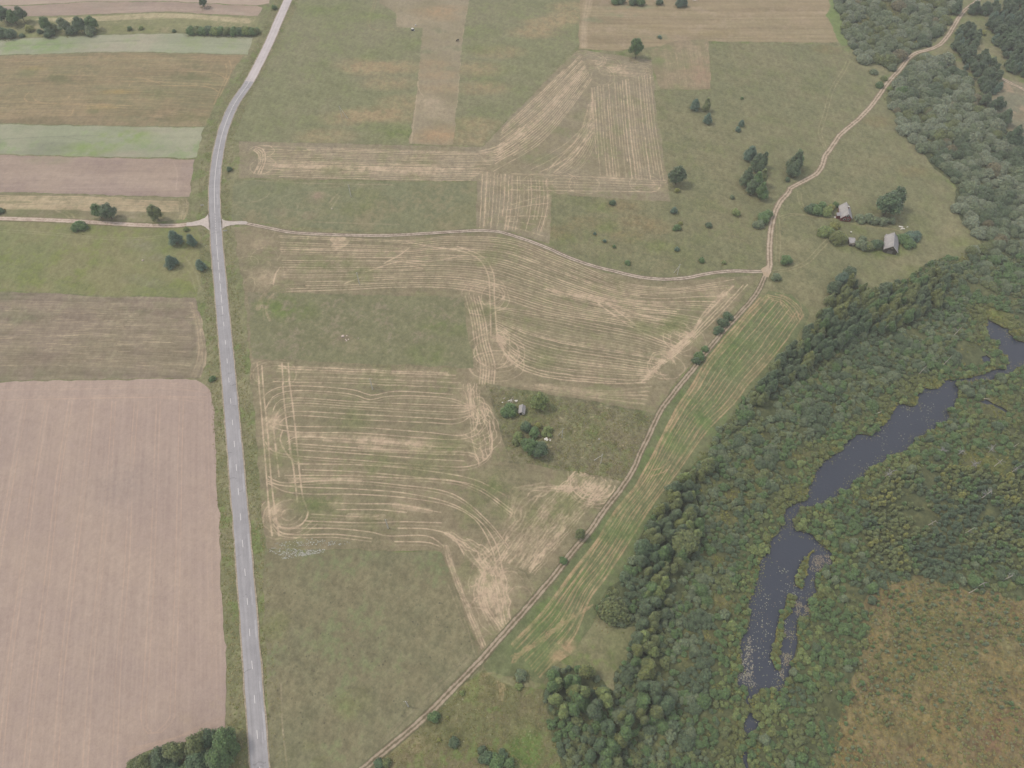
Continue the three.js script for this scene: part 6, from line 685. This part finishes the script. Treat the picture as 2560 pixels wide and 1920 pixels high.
// scrap lying about: each board its own thing
function board(pos, w, d, h, turn, tilt, label, group, m = M.white, name = 'scrap_board') { const t = new THREE.Mesh(bx(w, h, d), m); t.name = numbered(name); t.userData = { label, category: 'board', ...(group ? { group } : {}) }; t.castShadow = t.receiveShadow = true; t.position.set(pos[0], 0.15 + Math.abs(Math.sin(tilt)) * w / 2, pos[1]); t.rotation.set(0, turn, tilt); scene.add(t); }
[[214,-294.5],[214.6,-293],[213.5,-292.7],[217.5,-294.4]].forEach((p, i) => board(p, [2.2, 1.8, 1.3, 1][i], [0.9, 0.7, 0.4, 0.4][i], 0.08, -0.5 + i * 0.3, 0.12, 'whitish board lying on the grass behind the barn', 'boards behind the barn'));
[[-0.2,-180.6],[-1.1,-179.7],[-0.3,-179.5],[0.4,-179.6],[1.9,-179.7],[2,-179.2],[-3.6,-180.9],[-4.3,-178.7]].forEach((p, i) => board(p, [2.4, 1.8, 1.6, 2, 1.4, 1, 1.2, 0.7][i], [0.25, 0.3, 0.2, 0.25, 0.5, 0.3, 0.5, 0.4][i], 0.1, [0.9, 0.3, 1.1, 1.3, 0.1, 0.4, 0.6, 0.2][i], 0.1, 'pale scrap board in the heap above the little hut', 'scrap above the hut', i % 3 ? M.white : M.wood));
[[14.9,-159.4],[15.5,-158.9],[16.8,-158.7],[16.7,-159.3]].forEach((p, i) => board(p, [1.5, 1.1, 0.7, 0.5][i], [1, 0.8, 0.5, 0.4][i], 0.12, 0.4 + i * 0.5, 0.2, 'crumpled white sheet in the rubbish below the plot bushes', 'white rubbish', i < 3 ? M.white : M.slateB, 'rubbish_sheet'));
{ const t = thing('gate_frame', 'thin pale pole frame standing behind the little hut', 'frame'); for (const k of [-1, 1]) part(t, 'post', limb(new V(k * 0.7, 0, 0), new V(k * 0.7, 1.9, 0), 0.05, 0.05), M.wood); part(t, 'rail', limb(new V(-0.8, 1.9, 0), new V(0.8, 1.9, 0), 0.05, 0.05), M.wood); const [p] = [[4.3,-180.6]]; t.position.set(p[0], 0, p[1]); }
{ const t = thing('pump_post', 'small white post with a cap on the lawn above the grey shed', 'post'); part(t, 'post', limb(new V(0, 0, 0), new V(0, 1.2, 0), 0.14, 0.14, 8), M.grey); part(t, 'cap', bx(0.7, 0.35, 0.6, 0, 1.3, 0), M.white); const [p] = [[184.8,-289.3]]; t.position.set(p[0], 0, p[1]); }
// power poles
function pole(base0, top, label, group, h = 8.6) { // a concrete pole, its foot and the way it leans as seen; cross-arm with three insulators
  const [p] = base0, t = thing('power_pole', label, 'pole', group); t.position.set(p[0], 0, p[1]);
  part(t, 'shaft', limb(new V(0, -0.3, 0), new V(top[0], h, top[1]), 0.24, 0.16, 8), M.concrete); part(t, 'cross_arm', bx(1.5, 0.1, 0.1, top[0], h - 0.4, top[1]), M.grey);
  for (const k of [-0.65, 0, 0.65]) part(t, 'insulator', new THREE.CylinderGeometry(0.05, 0.07, 0.22, 6).translate(top[0] + k, h - 0.22 + (k ? 0 : 0.4), top[1]), M.white);
}
[[[[-91.8,-319.5]], 'pale power pole on the grass plot north of the crossroads track'], [[[-78.6,-251.8]], 'power pole in the middle of the upper mown field'], [[[-64.4,-185.9]], 'power pole in the top rows of the lower mown block'], [[[-50.3,-117.3]], 'power pole in the bottom rows of the lower mown block'], [[[-36.5,-50.2]], 'grey power pole on the lower meadow near the south track'], [[[91.1,-536.6]], 'power pole at the top edge beside the garden bushes']].forEach(([b, l]) => pole(b, [0, 0], l, 'power line poles'));
function aPole(feet, label) { const [a, b] = feet, t = thing('braced_pole', label, 'pole'); t.position.set(a[0], 0, a[1]); const dx = b[0] - a[0], dz = b[1] - a[1], h = 8.2; part(t, 'shaft', limb(new V(0, -0.3, 0), new V(0, h, 0), 0.16, 0.11, 7), M.concrete); part(t, 'brace', limb(new V(dx, -0.2, dz), new V(0.05, h - 0.9, 0.05), 0.14, 0.1, 7), M.concrete); part(t, 'cross_arm', bx(1.3, 0.09, 0.09, 0, h - 0.35, 0), M.grey); for (const k of [-0.55, 0.55]) part(t, 'insulator', new THREE.CylinderGeometry(0.05, 0.06, 0.2, 6).translate(k, h - 0.2, 0), M.white); }
aPole([[86,-258.2],[84.5,-260]], 'two-legged pole standing above the curved track near the fork');
aPole([[22,-159.8],[20.3,-161]], 'two-legged pole beside the bushes of the overgrown plot');
aPole([[38.2,-147.3],[35.4,-148.8]], 'two-legged pole near the lower edge of the overgrown plot');
aPole([[-107.4,-394.5],[-103.6,-393.6]], 'two-legged pole on the pasture above the mown strip');
// road signs and posts
function sign(p, turn, label) { const t = thing('road_sign', label, 'sign'); t.position.set(p[0][0], 0, p[0][1]); t.rotation.y = turn; for (const k of [-0.7, 0.7]) part(t, 'post', limb(new V(k, 0, 0), new V(k, 1.9, 0), 0.05, 0.05, 6), M.grey); part(t, 'panel', bx(2.1, 0.7, 0.06, 0, 1.75, 0.05), M.white); }
sign([[-173.9,-310.5]], 0.02, 'white name board on two posts before the crossroads, upper one'); sign([[-156.2,-289.9]], 0.15, 'white name board on two posts after the crossroads, lower one');
function marker(p, label) { const t = thing('marker_post', label, 'post'); t.position.set(p[0][0], 0, p[0][1]); part(t, 'shaft', bx(0.14, 1, 0.1, 0, 0.5, 0), M.white); part(t, 'band', bx(0.15, 0.2, 0.11, 0, 0.78, 0), M.dark); }
marker([[-164.4,-279.9]], 'white roadside post on the meadow corner below the crossroads'); marker([[-178,-478]], 'white roadside post beside the far pale asphalt'); marker([[-107.2,-126.9]], 'white roadside post on the verge right of the road'); marker([[-143.9,-195.6]], 'white roadside post near the corner of the bare soil field');
// stones
function stone(p, s, label, group, col = '#cfc0b4') { const m = new THREE.Mesh(stoneGeo(p[0]), matte(col)); m.geometry.deleteAttribute('color'); m.name = numbered('field_stone'); m.userData = { label, category: 'stone', ...(group ? { group } : {}) }; m.castShadow = m.receiveShadow = true; m.scale.setScalar(s); m.position.set(p[0], s * 0.22, p[1]); m.rotation.y = rr(0, 6); scene.add(m); }
{ const [a, b, c, d, e, f] = [[-82.5,-217.3],[-80.7,-217.7],[-80.9,-215.3],[-79.6,-215.4],[-80.4,-214.5],[-74.8,-216.1]]; stone(a, 1.4, 'largest pinkish boulder of the small stone heap on the grass plot', null, '#e0cfc6'); for (const p of [b, c, d, e]) stone(p, 0.75, 'smaller pale stone of the heap on the grass plot', 'small heap stones'); stone(f, 0.9, 'flat dull stone lying right of the small heap', null, '#a89e88'); }
stone([[-195.5,-268.8]][0], 1.1, 'pale boulder lying alone on the green meadow'); stone([[-101.3,-309.3]][0], 0.9, 'pale stone on the grass plot left of the power pole'); stone([[38.4,-159.2]][0], 1.1, 'grey boulder in the weeds of the overgrown plot', null, '#a7a59a');
// dead trees
function deadTree(kind, p, h, label, lean = [0, 0]) {
  const t = thing('dead_tree', label, 'dead tree'); t.position.set(p[0][0], 0, p[0][1]); const top = new V(lean[0], h + 1.2, lean[1]); part(t, 'trunk', limb(new V(0, -0.2, 0), top, 0.2, 0.08, 6), bark.birch);
  if (kind) for (let i = 0; i < kind; i++) { const q = rr(0.35, 0.97), s = new V().copy(top).multiplyScalar(q), a = rr(0, 6.3), L = rr(0.9, 2.3); const e = new V(s.x + Math.cos(a) * L, s.y + rr(0, 0.9), s.z + Math.sin(a) * L); part(t, 'branch', mergeGeometries([limb(s, e, 0.1, 0.05, 4), limb(new V().lerpVectors(s, e, 0.6), new V(e.x + rr(-0.5, 0.5), e.y + 0.4, e.z + rr(-0.5, 0.5)), 0.07, 0.04, 3)]), M.slate); }
}
[[14, [[158.9,-140.9]], 4.5, 'largest bare grey tree leaning over the river edge', [0.8, 0.3]], [11, [[185.7,-152.2]], 3.6, 'bare grey tree left of another in the scrub beyond the river', [0.2, 0]], [10, [[193.8,-151.6]], 3.4, 'low bare grey tree in the scrub beyond the river', [0.3, 0.2]], [10, [[207.6,-152.7]], 4.2, 'forked bare tree standing apart in the far scrub', [-0.6, 0]], [14, [[197.1,-145.6]], 3.2, 'twiggy grey dead tree at the top of the stunted wood', [0.2, 0.2]], [4, [[207.1,-145.6]], 5, 'slim white snag above the stunted wood', [0.5, -0.3]], [12, [[196.3,-130.9]], 4.4, 'pale dead tree inside the dark part of the stunted wood', [1.6, -0.6]], [11, [[214,-143.1]], 3.4, 'bushy grey dead tree near the right edge of the scrub', [0, 0]], [3, [[169.9,-118.7]], 3.4, 'thin dead tree in the middle of the stunted wood', [0.9, 0]], [2, [[215.4,-217.6]], 5.5, 'highest white birch snag in the shrubs above the river', [1, -0.4]], [2, [[204.3,-200]], 5.5, 'middle white birch snag in the shrubs above the river', [0.9, -0.3]], [3, [[190.6,-194.3]], 5.5, 'lowest pale birch snag in the shrubs above the river', [0.5, 0]], [2, [[181.5,-220.5]], 4, 'pale snag just behind the upper tree belt', [0.8, 0]], [3, [[183.5,-115.2]], 3.2, 'leaning dead tree at the lower side of the stunted wood', [2, -0.6]], [2, [[179.3,-92.6]], 3, 'leaning pale trunk at the upper edge of the bog', [1.6, -0.8]], [0, [[176,-90.6]], 2.6, 'short leaning trunk at the upper edge of the bog', [1.5, -0.6]], [2, [[190.7,-95.6]], 3, 'pale leaning trunk near the right end of the bog edge', [2.2, -0.5]], [0, [[218.1,-154.5]], 3.5, 'bare stem among the shrubs at the right edge', [0.6, 0]]].forEach((a) => deadTree(...a));
function log(p, label) { const t = new THREE.Mesh(limb(new V(p[0][0], 0.5, p[0][1]), new V(p[1][0], 0.75, p[1][1]), 0.16, 0.09, 7), bark.birch); t.name = numbered('fallen_log'); t.userData = { label, category: 'log' }; t.castShadow = t.receiveShadow = true; scene.add(t); }
log([[163.9,-172.2],[166.9,-173.4]], 'fallen white log at the west bank above the wide pool'); log([[163.6,-178.4],[165,-179.5]], 'short fallen log in the scrub west of the river'); log([[112.9,-54.9],[113.9,-55.4]], 'short pale log in the scrub by the river foot'); log([[215.9,-180.5],[218.8,-180.1]], 'pale log beside the narrow dark ditch');
// pasture: water tank, barrel and a grazing cow
{ const t = thing('water_tank', 'round white-topped blue water tank on the pasture corner', 'tank'), [p] = [[-71,-497.7]]; t.position.set(p[0], 0, p[1]); const blue = matte('#3f5068'); part(t, 'body', new THREE.CylinderGeometry(0.95, 0.95, 1.0, 20).translate(0, 0.75, 0), blue); part(t, 'lid', new THREE.SphereGeometry(0.98, 20, 8, 0, 6.2832, 0, 1.571).scale(1, 0.4, 1).translate(0, 1.25, 0), M.white); for (const k of [-1, 1]) part(t, 'wheel', new THREE.CylinderGeometry(0.3, 0.3, 0.15, 12).rotateZ(Math.PI / 2).translate(k * 1.02, 0.3, 0), M.dark); part(t, 'drawbar', limb(new V(0.6, 0.4, 0.6), new V(1.6, 0.35, 1.4), 0.06, 0.05), M.grey); part(t, 'trough', bx(0.6, 0.4, 0.5, 1.3, 0.2, 0.6), M.white); }
{ const t = thing('white_barrel', 'small white barrel above the round water tank', 'barrel'), [p] = [[-69.4,-503.6]]; t.position.set(p[0], 0, p[1]); part(t, 'body', new THREE.LatheGeometry([[0.01, 0], [0.45, 0], [0.52, 0.4], [0.52, 0.7], [0.42, 1.05], [0.01, 1.08]].map((q) => new THREE.Vector2(...q)), 16), M.white); part(t, 'cap', new THREE.CylinderGeometry(0.16, 0.16, 0.1, 10).translate(0.1, 1.12, 0), M.grey); }
{ // the cow: one body of joined, tapering limbs
  const J = { rump: [-0.75, 1.12, 0, 0.3], mid: [-0.1, 1.05, 0, 0.38], chest: [0.6, 1.1, 0, 0.34], neck: [1.05, 1.0, 0, 0.19], poll: [1.35, 0.72, 0, 0.13], nose: [1.5, 0.32, 0, 0.09] };
  const bones = [['rump', 'mid'], ['mid', 'chest'], ['chest', 'neck'], ['neck', 'poll'], ['poll', 'nose']].map(([a, b]) => [J[a], J[b]]);
  for (const s of [-1, 1]) { bones.push([[0.62, 1.0, s * 0.2, 0.17], [0.66, 0.55, s * 0.2, 0.085]], [[0.66, 0.55, s * 0.2, 0.085], [0.62, 0.05, s * 0.2, 0.06]], [[-0.72, 1.05, s * 0.2, 0.22], [-0.6, 0.68, s * 0.21, 0.12]], [[-0.6, 0.68, s * 0.21, 0.12], [-0.82, 0.4, s * 0.2, 0.075]], [[-0.82, 0.4, s * 0.2, 0.075], [-0.78, 0.05, s * 0.2, 0.06]], [[1.3, 0.8, s * 0.1, 0.05], [1.25, 0.82, s * 0.28, 0.03]]); }
  bones.push([[-1.03, 1.2, 0, 0.05], [-1.12, 0.55, 0, 0.03]]);
  const { MarchingCubes } = await import('three/addons/objects/MarchingCubes.js'), n = 72, S = 1.75, mc = new MarchingCubes(n, matte('#2c221c'), false, false, 60000);
  for (let k = 0; k < n; k++) for (let j = 0; j < n; j++) for (let i = 0; i < n; i++) {
    const x = (i / n * 2 - 1) * S, y = (j / n * 2 - 1) * S + 0.8, z = (k / n * 2 - 1) * S; let acc = 0;
    for (const [a, b] of bones) { const dx = b[0] - a[0], dy = b[1] - a[1], dz = b[2] - a[2], t = clamp(((x - a[0]) * dx + (y - a[1]) * dy + (z - a[2]) * dz) / (dx * dx + dy * dy + dz * dz)), d = Math.hypot(x - a[0] - dx * t, y - a[1] - dy * t, z - a[2] - dz * t) - lerp(a[3], b[3], t); acc += Math.exp(-d * 22); }
    mc.field[k * n * n + j * n + i] = Math.log(acc + 1e-30) / 22;
  }
  mc.isolation = 0; mc.update();
  const g = new THREE.BufferGeometry(), c = mc.count, pos = mc.positionArray.slice(0, c * 3); for (let i = 0; i < c * 3; i += 3) { pos[i] *= S; pos[i + 1] = pos[i + 1] * S + 0.8; pos[i + 2] *= S; }
  g.setAttribute('position', new THREE.Float32BufferAttribute(pos, 3)); g.computeVertexNormals();
  const cow = new THREE.Mesh(g, matte('#2c221c')); cow.name = 'cow'; cow.userData = { label: 'dark brown cow grazing with lowered head on the grazed strip', category: 'cow' }; cow.castShadow = cow.receiveShadow = true; const [p] = [[-38.2,-483.3]]; cow.position.set(p[0], 0, p[1]); cow.rotation.y = -2.45; scene.add(cow);
}
{ const t = thing('swing_frame', 'white garden swing frame on the lawn at the top edge', 'swing'), [p] = [[136.8,-538.7]]; t.position.set(p[0], 0, p[1]); for (const k of [-1.5, 1.5]) for (const s of [-0.6, 0.6]) part(t, 'leg', limb(new V(k, 0, s), new V(k, 2.1, 0), 0.07, 0.06), M.white); part(t, 'top_bar', limb(new V(-1.6, 2.1, 0), new V(1.6, 2.1, 0), 0.08, 0.08), M.white); part(t, 'bench', bx(1.8, 0.1, 0.6, 0, 0.6, 0), M.white); }

scene.fog = new THREE.FogExp2(0xc9ccd2, 0.0002);
renderer.render(scene, camera);
